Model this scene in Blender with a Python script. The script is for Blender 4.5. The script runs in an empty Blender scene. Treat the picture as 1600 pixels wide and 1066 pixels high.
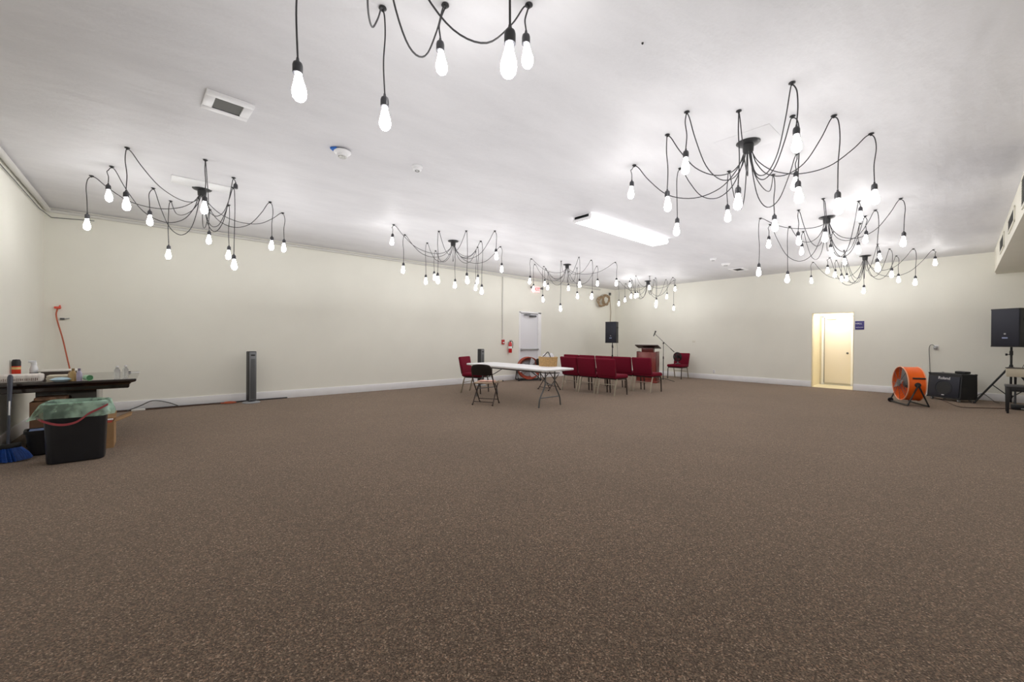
import bpy, bmesh, math, random
from mathutils import Vector, Matrix, noise
random.seed(7)
SC = bpy.context.scene
COL = SC.collection
PI = math.pi
H = 3.292            # ceiling height
XL, XR, YL, YR = -1.302, 13.923, 9.593, -1.6   # room walls
CAMZ = 1.28

# ------------------------------------------------------------------ camera, light, exposure
cd = bpy.data.cameras.new('camera'); cam = bpy.data.objects.new('camera', cd); COL.objects.link(cam)
r_, u_, b_ = ((0.751276, -0.659943, 0.007772), (-0.002954, 0.008414, 0.999960), (-0.659982, -0.751269, 0.004372))
cam.matrix_world = Matrix(((r_[0], u_[0], b_[0], 0), (r_[1], u_[1], b_[1], 0), (r_[2], u_[2], b_[2], CAMZ), (0, 0, 0, 1)))
cd.sensor_width = 36; cd.lens = 635.364 / 1600 * 36; cd.clip_start = 0.02
SC.camera = cam
SC.view_settings.view_transform = 'Standard'; SC.view_settings.look = 'None'
SC.view_settings.gamma = 1; SC.view_settings.use_curve_mapping = False
SC.view_settings.exposure = 0.27
SC.render.film_transparent = False
w = bpy.data.worlds.new('world'); SC.world = w; w.use_nodes = True
w.node_tree.nodes['Background'].inputs[0].default_value = (0.9, 0.95, 1, 1)
w.node_tree.nodes['Background'].inputs[1].default_value = 0.3
SC.cycles.max_bounces = 12; SC.cycles.diffuse_bounces = 8; SC.cycles.sample_clamp_indirect = 6
BULB_POWER = 34.0
def area_light(name, loc, rot, sx, sy, energy, col):
    l = bpy.data.lights.new(name, 'AREA'); l.shape = 'RECTANGLE'; l.size = sx; l.size_y = sy; l.energy = energy; l.color = col
    o = bpy.data.objects.new(name, l); COL.objects.link(o); o.location = loc; o.rotation_euler = rot
    return o
# added fill with no real source: upward area light that evens out the ceiling
area_light('fill_uplight', (6.4, 4.4, 1.9), (math.radians(180), 0, 0), 12.2, 8.4, 172, (0.985, 0.985, 1.0))

# ------------------------------------------------------------------ materials
MATS = {}
def mat(name, col, rough=0.6, metal=0.0, var=0.0, vscale=8.0, bump=0.0, bscale=60.0, spec=0.5, coat=0.0, trans=0.0, emit=None, estr=0.0, alpha=1.0, stretch=None, ior=None):
    if name in MATS: return MATS[name]
    m = bpy.data.materials.new(name); m.use_nodes = True; nt = m.node_tree; b = nt.nodes['Principled BSDF']
    b.inputs['Base Color'].default_value = (*col, 1); b.inputs['Roughness'].default_value = rough
    b.inputs['Metallic'].default_value = metal; b.inputs['Specular IOR Level'].default_value = spec
    b.inputs['Coat Weight'].default_value = coat; b.inputs['Transmission Weight'].default_value = trans
    b.inputs['Alpha'].default_value = alpha
    if ior: b.inputs['IOR'].default_value = ior
    if emit: b.inputs['Emission Color'].default_value = (*emit, 1); b.inputs['Emission Strength'].default_value = estr
    tc = nt.nodes.new('ShaderNodeTexCoord'); mp = nt.nodes.new('ShaderNodeMapping')
    nt.links.new(tc.outputs['Object'], mp.inputs[0])
    if stretch: mp.inputs['Scale'].default_value = stretch
    n = nt.nodes.new('ShaderNodeTexNoise'); n.inputs['Scale'].default_value = vscale; n.inputs['Detail'].default_value = 5
    nt.links.new(mp.outputs[0], n.inputs['Vector'])
    if var > 0:
        cr = nt.nodes.new('ShaderNodeValToRGB')
        cr.color_ramp.elements[0].position = 0.3; cr.color_ramp.elements[1].position = 0.7
        cr.color_ramp.elements[0].color = (*[c * (1 - var) for c in col], 1)
        cr.color_ramp.elements[1].color = (*[min(1, c * (1 + var)) for c in col], 1)
        nt.links.new(n.outputs['Fac'], cr.inputs[0]); nt.links.new(cr.outputs[0], b.inputs['Base Color'])
    if bump > 0:
        n2 = nt.nodes.new('ShaderNodeTexNoise'); n2.inputs['Scale'].default_value = bscale; n2.inputs['Detail'].default_value = 3
        nt.links.new(mp.outputs[0], n2.inputs['Vector'])
        bp = nt.nodes.new('ShaderNodeBump'); bp.inputs['Strength'].default_value = bump; bp.inputs['Distance'].default_value = 0.004
        nt.links.new(n2.outputs['Fac'], bp.inputs['Height']); nt.links.new(bp.outputs[0], b.inputs['Normal'])
    MATS[name] = m
    return m

def carpet_mat():
    m = bpy.data.materials.new('carpet'); m.use_nodes = True; nt = m.node_tree; b = nt.nodes['Principled BSDF']
    b.inputs['Roughness'].default_value = 0.95; b.inputs['Specular IOR Level'].default_value = 0.15
    b.inputs['Sheen Weight'].default_value = 0.45; b.inputs['Sheen Roughness'].default_value = 0.6
    b.inputs['Sheen Tint'].default_value = (0.75, 0.62, 0.52, 1)
    tc = nt.nodes.new('ShaderNodeTexCoord')
    v = nt.nodes.new('ShaderNodeTexVoronoi'); v.inputs['Scale'].default_value = 170; v.inputs['Randomness'].default_value = 1
    nt.links.new(tc.outputs['Object'], v.inputs['Vector'])
    sep = nt.nodes.new('ShaderNodeSeparateColor'); nt.links.new(v.outputs['Color'], sep.inputs[0])
    cr = nt.nodes.new('ShaderNodeValToRGB'); e = cr.color_ramp.elements
    e[0].position = 0; e[0].color = (0.030, 0.019, 0.014, 1)
    e[1].position = 1; e[1].color = (0.44, 0.34, 0.26, 1)
    for p_, c_ in ((0.25, (0.056, 0.038, 0.027)), (0.55, (0.111, 0.077, 0.054)), (0.80, (0.180, 0.134, 0.097)), (0.93, (0.27, 0.16, 0.105))):
        x = e.new(p_); x.color = (*c_, 1)
    nt.links.new(sep.outputs[0], cr.inputs[0])
    n = nt.nodes.new('ShaderNodeTexNoise'); n.inputs['Scale'].default_value = 0.9; n.inputs['Detail'].default_value = 4
    nt.links.new(tc.outputs['Object'], n.inputs['Vector'])
    mr = nt.nodes.new('ShaderNodeMapRange'); mr.inputs[1].default_value = 0.3; mr.inputs[2].default_value = 0.7; mr.inputs[3].default_value = 0.86; mr.inputs[4].default_value = 1.08
    nt.links.new(n.outputs['Fac'], mr.inputs[0])
    mx = nt.nodes.new('ShaderNodeMix'); mx.data_type = 'RGBA'; mx.blend_type = 'MULTIPLY'; mx.inputs[0].default_value = 1
    nt.links.new(cr.outputs[0], mx.inputs[6]); nt.links.new(mr.outputs[0], mx.inputs[7])
    nt.links.new(mx.outputs[2], b.inputs['Base Color'])
    bp = nt.nodes.new('ShaderNodeBump'); bp.inputs['Strength'].default_value = 0.5; bp.inputs['Distance'].default_value = 0.004
    nt.links.new(v.outputs['Distance'], bp.inputs['Height']); nt.links.new(bp.outputs[0], b.inputs['Normal'])
    return m

def ceiling_mat():
    m = bpy.data.materials.new('painted_ceiling'); m.use_nodes = True; nt = m.node_tree; b = nt.nodes['Principled BSDF']
    b.inputs['Roughness'].default_value = 0.55; b.inputs['Specular IOR Level'].default_value = 0.35
    tc = nt.nodes.new('ShaderNodeTexCoord'); mp = nt.nodes.new('ShaderNodeMapping'); mp.inputs['Scale'].default_value = (0.45, 1.3, 1)
    nt.links.new(tc.outputs['Object'], mp.inputs[0])
    n = nt.nodes.new('ShaderNodeTexNoise'); n.inputs['Scale'].default_value = 1.6; n.inputs['Detail'].default_value = 7; n.inputs['Roughness'].default_value = 0.6
    nt.links.new(mp.outputs[0], n.inputs['Vector'])
    cr = nt.nodes.new('ShaderNodeValToRGB'); cr.color_ramp.elements[0].position = 0.32; cr.color_ramp.elements[1].position = 0.68
    cr.color_ramp.elements[0].color = (0.705, 0.70, 0.725, 1); cr.color_ramp.elements[1].color = (0.79, 0.785, 0.81, 1)
    nt.links.new(n.outputs['Fac'], cr.inputs[0]); nt.links.new(cr.outputs[0], b.inputs['Base Color'])
    n2 = nt.nodes.new('ShaderNodeTexNoise'); n2.inputs['Scale'].default_value = 2.2; n2.inputs['Detail'].default_value = 6
    nt.links.new(mp.outputs[0], n2.inputs['Vector'])
    n3 = nt.nodes.new('ShaderNodeTexNoise'); n3.inputs['Scale'].default_value = 45; n3.inputs['Detail'].default_value = 2
    nt.links.new(tc.outputs['Object'], n3.inputs['Vector'])
    b1 = nt.nodes.new('ShaderNodeBump'); b1.inputs['Strength'].default_value = 0.55; b1.inputs['Distance'].default_value = 0.05
    b2 = nt.nodes.new('ShaderNodeBump'); b2.inputs['Strength'].default_value = 0.12; b2.inputs['Distance'].default_value = 0.004
    nt.links.new(n2.outputs['Fac'], b1.inputs['Height']); nt.links.new(n3.outputs['Fac'], b2.inputs['Height'])
    nt.links.new(b1.outputs[0], b2.inputs['Normal']); nt.links.new(b2.outputs[0], b.inputs['Normal'])
    return m

M_WALL = mat('cream_wall_paint', (0.86, 0.85, 0.775), 0.6, var=0.02, vscale=1.3, bump=0.08, bscale=30, spec=0.25)
M_WHITE = mat('white_gloss_paint', (0.89, 0.89, 0.91), 0.35, var=0.02, vscale=6)
M_SOFFIT = mat('soffit_paint', (0.78, 0.755, 0.66), 0.6, var=0.02, vscale=2, spec=0.25)
M_CEIL = ceiling_mat(); M_CARPET = carpet_mat()
M_BLACK = mat('black_plastic', (0.012, 0.012, 0.014), 0.45, var=0.2, vscale=30)
M_CORD = mat('dark_cord', (0.035, 0.034, 0.038), 0.6)
M_CANOPY = mat('black_canopy_metal', (0.02, 0.02, 0.022), 0.4, metal=0.2)
M_SOCKET = mat('dark_grey_socket', (0.045, 0.045, 0.052), 0.42)
M_BULB = mat('lit_bulb_glass', (1, 1, 1), 0.1, emit=(1.0, 0.987, 0.965), estr=BULB_POWER)
M_RED = mat('burgundy_fabric', (0.17, 0.006, 0.022), 0.85, var=0.25, vscale=160, bump=0.3, bscale=400, spec=0.2)
M_GOLD = mat('pale_gold_tube', (0.42, 0.37, 0.29), 0.35, metal=0.75)
M_DKTUBE = mat('dark_bronze_tube', (0.055, 0.042, 0.036), 0.4, metal=0.4)
M_GREYTUBE = mat('grey_metal_tube', (0.13, 0.135, 0.14), 0.4, metal=0.5)
M_TABLE = mat('white_plastic_top', (0.83, 0.83, 0.85), 0.4, bump=0.05, bscale=200)
M_ORANGE = mat('orange_drum_paint', (0.95, 0.14, 0.004), 0.4, var=0.04, vscale=6)
M_STEEL = mat('grey_steel', (0.42, 0.43, 0.44), 0.35, metal=0.7)
M_DESK = mat('dark_espresso_wood', (0.020, 0.011, 0.009), 0.18, var=0.35, vscale=9, stretch=(1, 8, 8), coat=0.6)
M_CHERRY = mat('cherry_red_wood', (0.235, 0.040, 0.030), 0.35, var=0.22, vscale=7, stretch=(7, 7, 0.8), coat=0.2)
M_CARD = mat('brown_cardboard', (0.44, 0.265, 0.13), 0.85, var=0.08, vscale=14)
M_DCARD = mat('dark_cardboard', (0.19, 0.10, 0.055), 0.85, var=0.1, vscale=14)
M_WICKER = mat('wicker', (0.56, 0.36, 0.16), 0.7, var=0.3, vscale=60)
M_BIN = mat('black_bin_plastic', (0.011, 0.012, 0.016), 0.38, var=0.15, vscale=5, bump=0.05, bscale=20)
M_PIPE = mat('painted_pipe', (0.66, 0.65, 0.62), 0.45)
M_GRILLE = mat('grey_grille', (0.25, 0.25, 0.24), 0.5, metal=0.3)
M_DARK = mat('dark_void', (0.03, 0.03, 0.03), 0.8)
M_ORCORD = mat('orange_cord', (0.50, 0.11, 0.05), 0.5)
M_BRCORD = mat('brown_cord', (0.09, 0.045, 0.03), 0.55)
M_SPKR = mat('black_speaker_shell', (0.016, 0.017, 0.02), 0.5, bump=0.3, bscale=300)
M_MESH = mat('speaker_grille_mesh', (0.026, 0.028, 0.042), 0.45, metal=0.3, var=0.4, vscale=400, bump=0.4, bscale=700)
M_BLUE = mat('blue_plastic', (0.012, 0.075, 0.36), 0.45, var=0.2, vscale=50)
M_HALL = mat('warm_hall_paint', (0.82, 0.76, 0.60), 0.6, var=0.02, vscale=3)
M_TILE = mat('cream_hall_tile', (0.74, 0.68, 0.50), 0.3, var=0.05, vscale=4)

# ------------------------------------------------------------------ mesh helpers
class MB:
    def __init__(s): s.v = []; s.f = []; s.s = []
    def add(s, vs, fs, smooth=False, M=None):
        o = len(s.v)
        for p in vs: s.v.append((M @ Vector(p)) if M is not None else Vector(p))
        for f in fs: s.f.append([i + o for i in f]); s.s.append(smooth)
        return s
    def box(s, c, d, bev=0.0, M=None, seg=2, taper=None):
        bm = bmesh.new(); bmesh.ops.create_cube(bm, size=1)
        for v in bm.verts:
            k = 1.0
            if taper and v.co.z < 0: v.co.x *= taper[0]; v.co.y *= taper[1]
            v.co = Vector((v.co.x * d[0], v.co.y * d[1], v.co.z * d[2]))
        if bev > 0: bmesh.ops.bevel(bm, geom=bm.edges[:], offset=min(bev, min(d) * 0.49), segments=seg, affect='EDGES', profile=0.5)
        bm.verts.index_update()
        T = Matrix.Translation(Vector(c)); T = (M @ T) if M is not None else T
        s.add([v.co.copy() for v in bm.verts], [[v.index for v in f.verts] for f in bm.faces], bev > 0, T)
        bm.free(); return s
    def hexa(s, lo, hi):      # lo, hi: four corners each (same winding)
        s.add(list(lo) + list(hi), [[3, 2, 1, 0], [4, 5, 6, 7], [0, 1, 5, 4], [1, 2, 6, 5], [2, 3, 7, 6], [3, 0, 4, 7]]); return s
    def tube(s, pts, r, seg=8, closed=False, M=None, cap=True):
        pts = [Vector(p) for p in pts]; n = len(pts); vs = []; fs = []
        rs = r if isinstance(r, (list, tuple)) else [r] * n
        up = None
        for i in range(n):
            a = pts[i - 1] if (i > 0 or closed) else pts[i]; b = pts[(i + 1) % n] if (i < n - 1 or closed) else pts[i]
            t = (b - a).normalized() if (b - a).length > 1e-9 else Vector((0, 0, 1))
            if up is None:
                up = Vector((0, 0, 1)) if abs(t.z) < 0.9 else Vector((1, 0, 0))
            x = up - t * up.dot(t)
            if x.length < 1e-5: x = t.orthogonal()
            x.normalize(); up = x; y = t.cross(x)
            for k in range(seg):
                an = 2 * PI * k / seg; vs.append(pts[i] + (x * math.cos(an) + y * math.sin(an)) * rs[i])
        m = n if closed else n - 1
        for i in range(m):
            j = (i + 1) % n
            for k in range(seg):
                q = (k + 1) % seg; fs.append([i * seg + k, i * seg + q, j * seg + q, j * seg + k])
        if not closed and cap: fs.append(list(range(seg))[::-1]); fs.append([(n - 1) * seg + k for k in range(seg)])
        s.add(vs, fs, True, M); return s
    def lathe(s, prof, seg=20, M=None, c=(0, 0, 0), smooth=True):
        vs = []; fs = []; n = len(prof); c = Vector(c)
        for r, z in prof:
            for k in range(seg):
                a = 2 * PI * k / seg; vs.append(Vector((r * math.cos(a), r * math.sin(a), z)) + c)
        for i in range(n - 1):
            for k in range(seg):
                q = (k + 1) % seg; fs.append([i * seg + k, i * seg + q, (i + 1) * seg + q, (i + 1) * seg + k])
        if prof[0][0] > 1e-4: fs.append(list(range(seg))[::-1])
        if prof[-1][0] > 1e-4: fs.append([(n - 1) * seg + k for k in range(seg)])
        s.add(vs, fs, smooth, M); return s
    def prism(s, outline, z0, z1, M=None):   # outline in xy, extruded along z
        n = len(outline)
        vs = [(x, y, z0) for x, y in outline] + [(x, y, z1) for x, y in outline]
        fs = [list(range(n))[::-1], [n + i for i in range(n)]] + [[i, (i + 1) % n, n + (i + 1) % n, n + i] for i in range(n)]
        s.add(vs, fs, False, M); return s
    def mesh(s, name, m):
        me = bpy.data.meshes.new(name); me.from_pydata([tuple(v) for v in s.v], [], s.f)
        for p, sm in zip(me.polygons, s.s): p.use_smooth = sm
        me.materials.append(m); me.validate(); 
        bm = bmesh.new(); bm.from_mesh(me); bmesh.ops.remove_doubles(bm, verts=bm.verts, dist=1e-6)
        bmesh.ops.recalc_face_normals(bm, faces=bm.faces); 
        for e in bm.edges:
            if len(e.link_faces) == 2 and e.calc_face_angle(0) > 0.75: e.smooth = False
        bm.to_mesh(me); bm.free()
        return me
    def build(s, name, m, parent=None):
        o = bpy.data.objects.new(name, s.mesh(name, m)); COL.objects.link(o)
        if parent: o.parent = parent
        return o

def inst(name, me, parent, loc=(0, 0, 0), rot=None):
    o = bpy.data.objects.new(name, me); COL.objects.link(o); o.parent = parent; o.location = loc
    if rot: o.rotation_euler = rot
    return o
def tag(o, label=None, cat=None, group=None, kind=None):
    if label: o['label'] = label
    if cat: o['category'] = cat
    if group: o['group'] = group
    if kind: o['kind'] = kind
    return o
def thing(name, label, cat, loc=(0, 0, 0), rz=0.0, group=None):
    o = bpy.data.objects.new(name, None); COL.objects.link(o); o.empty_display_size = 0.1
    o.location = loc; o.rotation_euler = (0, 0, rz); return tag(o, label, cat, group)
def copy_tree(o, parent=None):
    c = o.copy(); COL.objects.link(c); c.parent = parent
    for ch in list(o.children): copy_tree(ch, c)
    return c
def struct(name, mb, m, parent=None):
    o = mb.build(name, m, parent)
    if not parent: o['kind'] = 'structure'
    return o
def lettering(text, size, m, parent, M, name='lettering', depth=0.002):
    cu = bpy.data.curves.new(name, 'FONT'); cu.body = text; cu.size = size; cu.extrude = depth; cu.align_x = 'CENTER'; cu.align_y = 'CENTER'
    t = bpy.data.objects.new(name, cu); COL.objects.link(t)
    dg = bpy.context.evaluated_depsgraph_get(); me = bpy.data.meshes.new_from_object(t.evaluated_get(dg))
    bpy.data.objects.remove(t); me.materials.clear(); me.materials.append(m)
    o = bpy.data.objects.new(name, me); COL.objects.link(o); o.parent = parent; o.matrix_local = M
    return o
def face_matrix(origin, right, up):   # x = right, y = up, z = normal
    r = Vector(right).normalized(); u = Vector(up).normalized(); n = r.cross(u)
    return Matrix(((r.x, u.x, n.x, origin[0]), (r.y, u.y, n.y, origin[1]), (r.z, u.z, n.z, origin[2]), (0, 0, 0, 1)))
def crom(pts, k=6):
    pts = [Vector(p) for p in pts]; out = []
    P = [2 * pts[0] - pts[1]] + pts + [2 * pts[-1] - pts[-2]]
    for i in range(1, len(P) - 2):
        a, b, c, d = P[i - 1], P[i], P[i + 1], P[i + 2]
        for j in range(k):
            t = j / k
            out.append(0.5 * ((2 * b) + (c - a) * t + (2 * a - 5 * b + 4 * c - d) * t * t + (3 * b - a - 3 * c + d) * t ** 3))
    out.append(pts[-1]); return out

# ------------------------------------------------------------------ room shell
T = 0.15
struct('floor', MB().box(((XL + XR) / 2, (YL + YR) / 2, -0.05), (XR - XL + 2 * T, YL - YR + 2 * T, 0.1)), M_CARPET)
struct('ceiling', MB().box(((XL + XR) / 2, (YL + YR) / 2, H + 0.05), (XR - XL + 2 * T, YL - YR + 2 * T, 0.1)), M_CEIL)
# left long wall with the exit door opening
DX0, DX1, DZ = 8.732, 9.687, 2.17
mb = MB()
mb.box(((XL - T + DX0) / 2, YL + T / 2, H / 2), (DX0 - XL + T, T, H)).box(((XR + T + DX1) / 2, YL + T / 2, H / 2), (XR + T - DX1, T, H)).box(((DX0 + DX1) / 2, YL + T / 2, (H + DZ) / 2), (DX1 - DX0, T, H - DZ))
struct('wall_left', mb, M_WALL)
struct('wall_near', MB().box((XL - T / 2, (YL + YR) / 2, H / 2), (T, YL - YR, H)), M_WALL)
struct('wall_right', MB().box(((XL + XR) / 2, YR - T / 2, H / 2), (XR - XL + 2 * T, T, H)), M_WALL)
# far wall with the hallway opening
OY0, OY1, OZ = 2.119, 3.042, 2.08
mb = MB()
mb.box((XR + T / 2, (YR + OY0) / 2, H / 2), (T, OY0 - YR, H)).box((XR + T / 2, (YL + OY1) / 2, H / 2), (T, YL - OY1, H)).box((XR + T / 2, (OY0 + OY1) / 2, (H + OZ) / 2), (T, OY1 - OY0, H - OZ))
struct('wall_back', mb, M_WALL)
BH = 0.165
def bboard(x0, y0, x1, y1): return MB().box(((x0 + x1) / 2, (y0 + y1) / 2, BH / 2), (abs(x1 - x0), abs(y1 - y0), BH), 0.006)
mb = MB().box(((XL + DX0) / 2, YL - 0.009, BH / 2), (DX0 - XL, 0.018, BH), 0.005).box(((DX1 + XR) / 2, YL - 0.009, BH / 2), (XR - DX1, 0.018, BH), 0.005)
struct('baseboard_left', mb, M_WHITE)
mb = MB().box((XR - 0.009, (YR + OY0) / 2, BH / 2), (0.018, OY0 - YR, BH), 0.005).box((XR - 0.009, (OY1 + YL - 0.018) / 2, BH / 2), (0.018, YL - 0.018 - OY1, BH), 0.005)
struct('baseboard_back', mb, M_WHITE)
struct('baseboard_near', bboard(XL, YR, XL + 0.018, YL - 0.018), M_WHITE)
struct('baseboard_right', bboard(XL + 0.018, YR, XR - 0.018, YR + 0.018), M_WHITE)

# soffit (duct box) along the right side with air grilles
SA, SB = -0.4897, 0.0165          # face line y = SA + SB * x
SZ = 2.80
x0, x1 = XL + 0.01, XR - 0.28
yf = lambda x: SA + SB * x
mb = MB().hexa([(x0, YR + 0.002, SZ), (x1, YR + 0.002, SZ), (x1, yf(x1), SZ), (x0, yf(x0), SZ)], [(x0, YR + 0.002, H - 0.002), (x1, YR + 0.002, H - 0.002), (x1, yf(x1), H - 0.002), (x0, yf(x0), H - 0.002)])
x1 = XR - 0.002
mb.hexa([(XR - 0.28, YR + 0.002, SZ), (x1, YR + 0.002, SZ), (x1, yf(x1) - 0.03, SZ), (XR - 0.28, yf(x1) - 0.03, SZ)], [(XR - 0.28, YR + 0.002, H - 0.002), (x1, YR + 0.002, H - 0.002), (x1, yf(x1) - 0.03, H - 0.002), (XR - 0.28, yf(x1) - 0.03, H - 0.002)])
sof = struct('trim_1', mb, M_SOFFIT)
def soffit_grille(xa, xb, z0, z1, label):
    c = ((xa + xb) / 2, yf((xa + xb) / 2), (z0 + z1) / 2); L_ = xb - xa; hh = z1 - z0
    t = thing('air_grille', label, 'air vent', c, math.atan(SB), 'air grilles on the duct box')
    fr = MB(); b = 0.03
    for sx, sz, dx, dz in ((0, hh / 2 - b / 2, L_, b), (0, -hh / 2 + b / 2, L_, b), (L_ / 2 - b / 2, 0, b, hh), (-L_ / 2 + b / 2, 0, b, hh)):
        fr.box((sx, 0.008, sz), (dx, 0.014, dz), 0.003)
    fr.build('frame', M_SOFFIT, t)
    MB().box((0, 0.003, 0), (L_ - b, 0.003, hh - b)).build('backing', M_GRILLE, t)
    me = MB().box((0, 0, 0), (L_ - 2 * b, 0.002, 0.022), 0).mesh('louver', M_GRILLE)
    n = int((hh - 2 * b) / 0.028)
    for i in range(n): inst('louver', me, t, (0, 0.010, -hh / 2 + b + 0.014 + i * (hh - 2 * b) / n), (0.6, 0, 0))
    return t
soffit_grille(10.70, 11.62, 2.90, 3.16, 'air grille nearest the far wall on the side of the duct box')
soffit_grille(8.74, 9.72, 2.93, 3.15, 'middle air grille on the side of the right duct box')
soffit_grille(6.4, 7.72, 2.86, 3.24, 'large air grille cut by the right edge of the photo')

# exit door in the left wall
d1 = struct('door_1', MB().box(((DX0 + DX1 - 0.07) / 2, YL + 0.035, 1.055), (DX1 - DX0 - 0.17, 0.045, 2.10), 0.003), mat('white_door_paint', (0.80, 0.80, 0.845), 0.4))
fr = MB()
for x, ww in ((DX0 + 0.012, 0.06), (DX1 - 0.05, 0.14)): fr.box((x, YL + 0.02, DZ / 2), (ww, 0.075, DZ), 0.004)
fr.box(((DX0 + DX1) / 2, YL + 0.02, DZ - 0.018), (DX1 - DX0 + 0.02, 0.075, 0.05), 0.004)
fr.build('door_frame', M_WHITE, d1)
cx = (DX0 + DX1 - 0.07) / 2
pb = MB().box((cx, YL - 0.055, 0.955), (0.76, 0.03, 0.045), 0.008).box((cx - 0.38, YL - 0.03, 0.95), (0.05, 0.075, 0.075), 0.01).box((cx + 0.36, YL - 0.03, 0.955), (0.04, 0.06, 0.05), 0.008)
pb.build('push_bar', M_STEEL, d1)
dc = MB().box((cx + 0.12, YL - 0.045, 2.04), (0.28, 0.06, 0.06), 0.01).tube([(cx + 0.12, YL - 0.08, 2.04), (cx - 0.30, YL - 0.06, 2.06)], 0.012).tube([(cx - 0.30, YL - 0.06, 2.07), (cx + 0.02, YL - 0.03, 2.10)], 0.010)
dc.build('door_closer', M_GREYTUBE, d1)
MB().box((cx, YL + 0.01, 0.02), (DX1 - DX0 - 0.2, 0.05, 0.03)).build('threshold', M_STEEL, d1)
# dark outside behind the door leaf is closed off
MB().box((cx, YL + 0.11, 1.085), (DX1 - DX0, 0.02, 2.17)).build('door_backing', M_WHITE, d1)

# hallway behind the far wall
HX = 15.15
hx0 = XR + T
struct('floor', MB().box(((XR + HX) / 2 + 0.02, 2.55, -0.045), (HX - XR - 0.26, 1.9, 0.1)).box((XR + T / 2, (OY0 + OY1) / 2, -0.045), (T, OY1 - OY0, 0.102)), M_TILE)
struct('wall_hallway', MB().box((HX + 0.05, 2.55, 1.2), (0.1, 2.1, 2.4)).box(((hx0 + HX) / 2, OY1 + 0.10, 1.2), (HX - hx0, 0.1, 2.4)).box(((hx0 + HX) / 2, OY0 - 0.5, 1.2), (HX - hx0, 0.1, 2.4)), M_HALL)
struct('ceiling', MB().box(((hx0 + HX) / 2, 2.4, 2.45), (HX - hx0 + 0.2, 2.2, 0.1)), M_HALL)
tr = MB()
for y in (OY0 + 0.008, OY1 - 0.008): tr.box((XR + T / 2, y, OZ / 2), (T + 0.01, 0.016, OZ), 0.002)
tr.box((XR + T / 2, (OY0 + OY1) / 2, OZ - 0.008), (T + 0.01, OY1 - OY0, 0.016), 0.002)
struct('trim_2', tr, M_HALL)
HY0, HY1 = 2.33, 3.02
d2 = struct('door_2', MB().box((HX - 0.025, (HY0 + HY1) / 2, 1.03), (0.045, HY1 - HY0 - 0.06, 1.94), 0.003), mat('hall_door_paint', (0.80, 0.75, 0.68), 0.4))
fr = MB()
fr.box((HX - 0.02, HY1 + 0.0, 1.02), (0.06, 0.06, 2.04), 0.004).box((HX - 0.02, HY0 - 0.0, 1.02), (0.06, 0.06, 2.04), 0.004).box((HX - 0.02, (HY0 + HY1) / 2, 2.04), (0.06, HY1 - HY0 + 0.06, 0.06), 0.004)
fr.build('door_frame', M_WHITE, d2)
MB().box((HX - 0.052, HY1 - 0.036, 1.03), (0.006, 0.010, 1.94)).build('door_gap', M_DARK, d2)
MB().lathe([(0.0, 0), (0.026, 0.004), (0.03, 0.02), (0.022, 0.04), (0.0, 0.045)], 14, Matrix.Translation((HX - 0.075, HY0 + 0.1, 0.95)) @ Matrix.Rotation(-PI / 2, 4, 'Y')).tube([(HX - 0.04, HY0 + 0.1, 0.95), (HX - 0.09, HY0 + 0.1, 0.95)], 0.011).build('door_knob', M_GREYTUBE, d2)
MB().box((HX - 0.055, HY1 - 0.2, 1.97), (0.05, 0.22, 0.05), 0.006).tube([(HX - 0.09, HY1 - 0.2, 1.98), (HX - 0.09, HY1 - 0.5, 1.99)], 0.009).build('door_closer', M_WHITE, d2)
hl = area_light('hallway_light', (14.6, 2.6, 2.37), (0, 0, 0), 0.6, 0.9, 16, (1, 0.95, 0.86))
t = thing('hallway_ceiling_light', 'flat ceiling light in the hallway beyond the open doorway', 'ceiling light', (14.6, 2.6, 2.40))
MB().box((0, 0, -0.01), (0.5, 0.8, 0.02), 0.005).build('diffuser', M_WHITE, t)

# restroom sign by the doorway
sg = (13.923, 2.013, 1.717)
t = thing('wall_sign', 'small square blue sign with white lettering beside the hallway opening', 'sign', (XR - 0.006, sg[1] - 0.01, sg[2]))
MB().box((0, 0, 0), (0.010, 0.185, 0.225), 0.004).build('sign_plate', mat('indigo_sign', (0.055, 0.045, 0.22), 0.4), t)
Mf = lambda y, z: face_matrix((-0.0065, y, z), (0, -1, 0), (0, 0, 1))
lettering('HALL', 0.058, M_WHITE, t, Mf(0.02, 0.045), depth=0.001)
lettering('RESTROOM', 0.029, M_WHITE, t, Mf(0, -0.055), depth=0.001)

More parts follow.
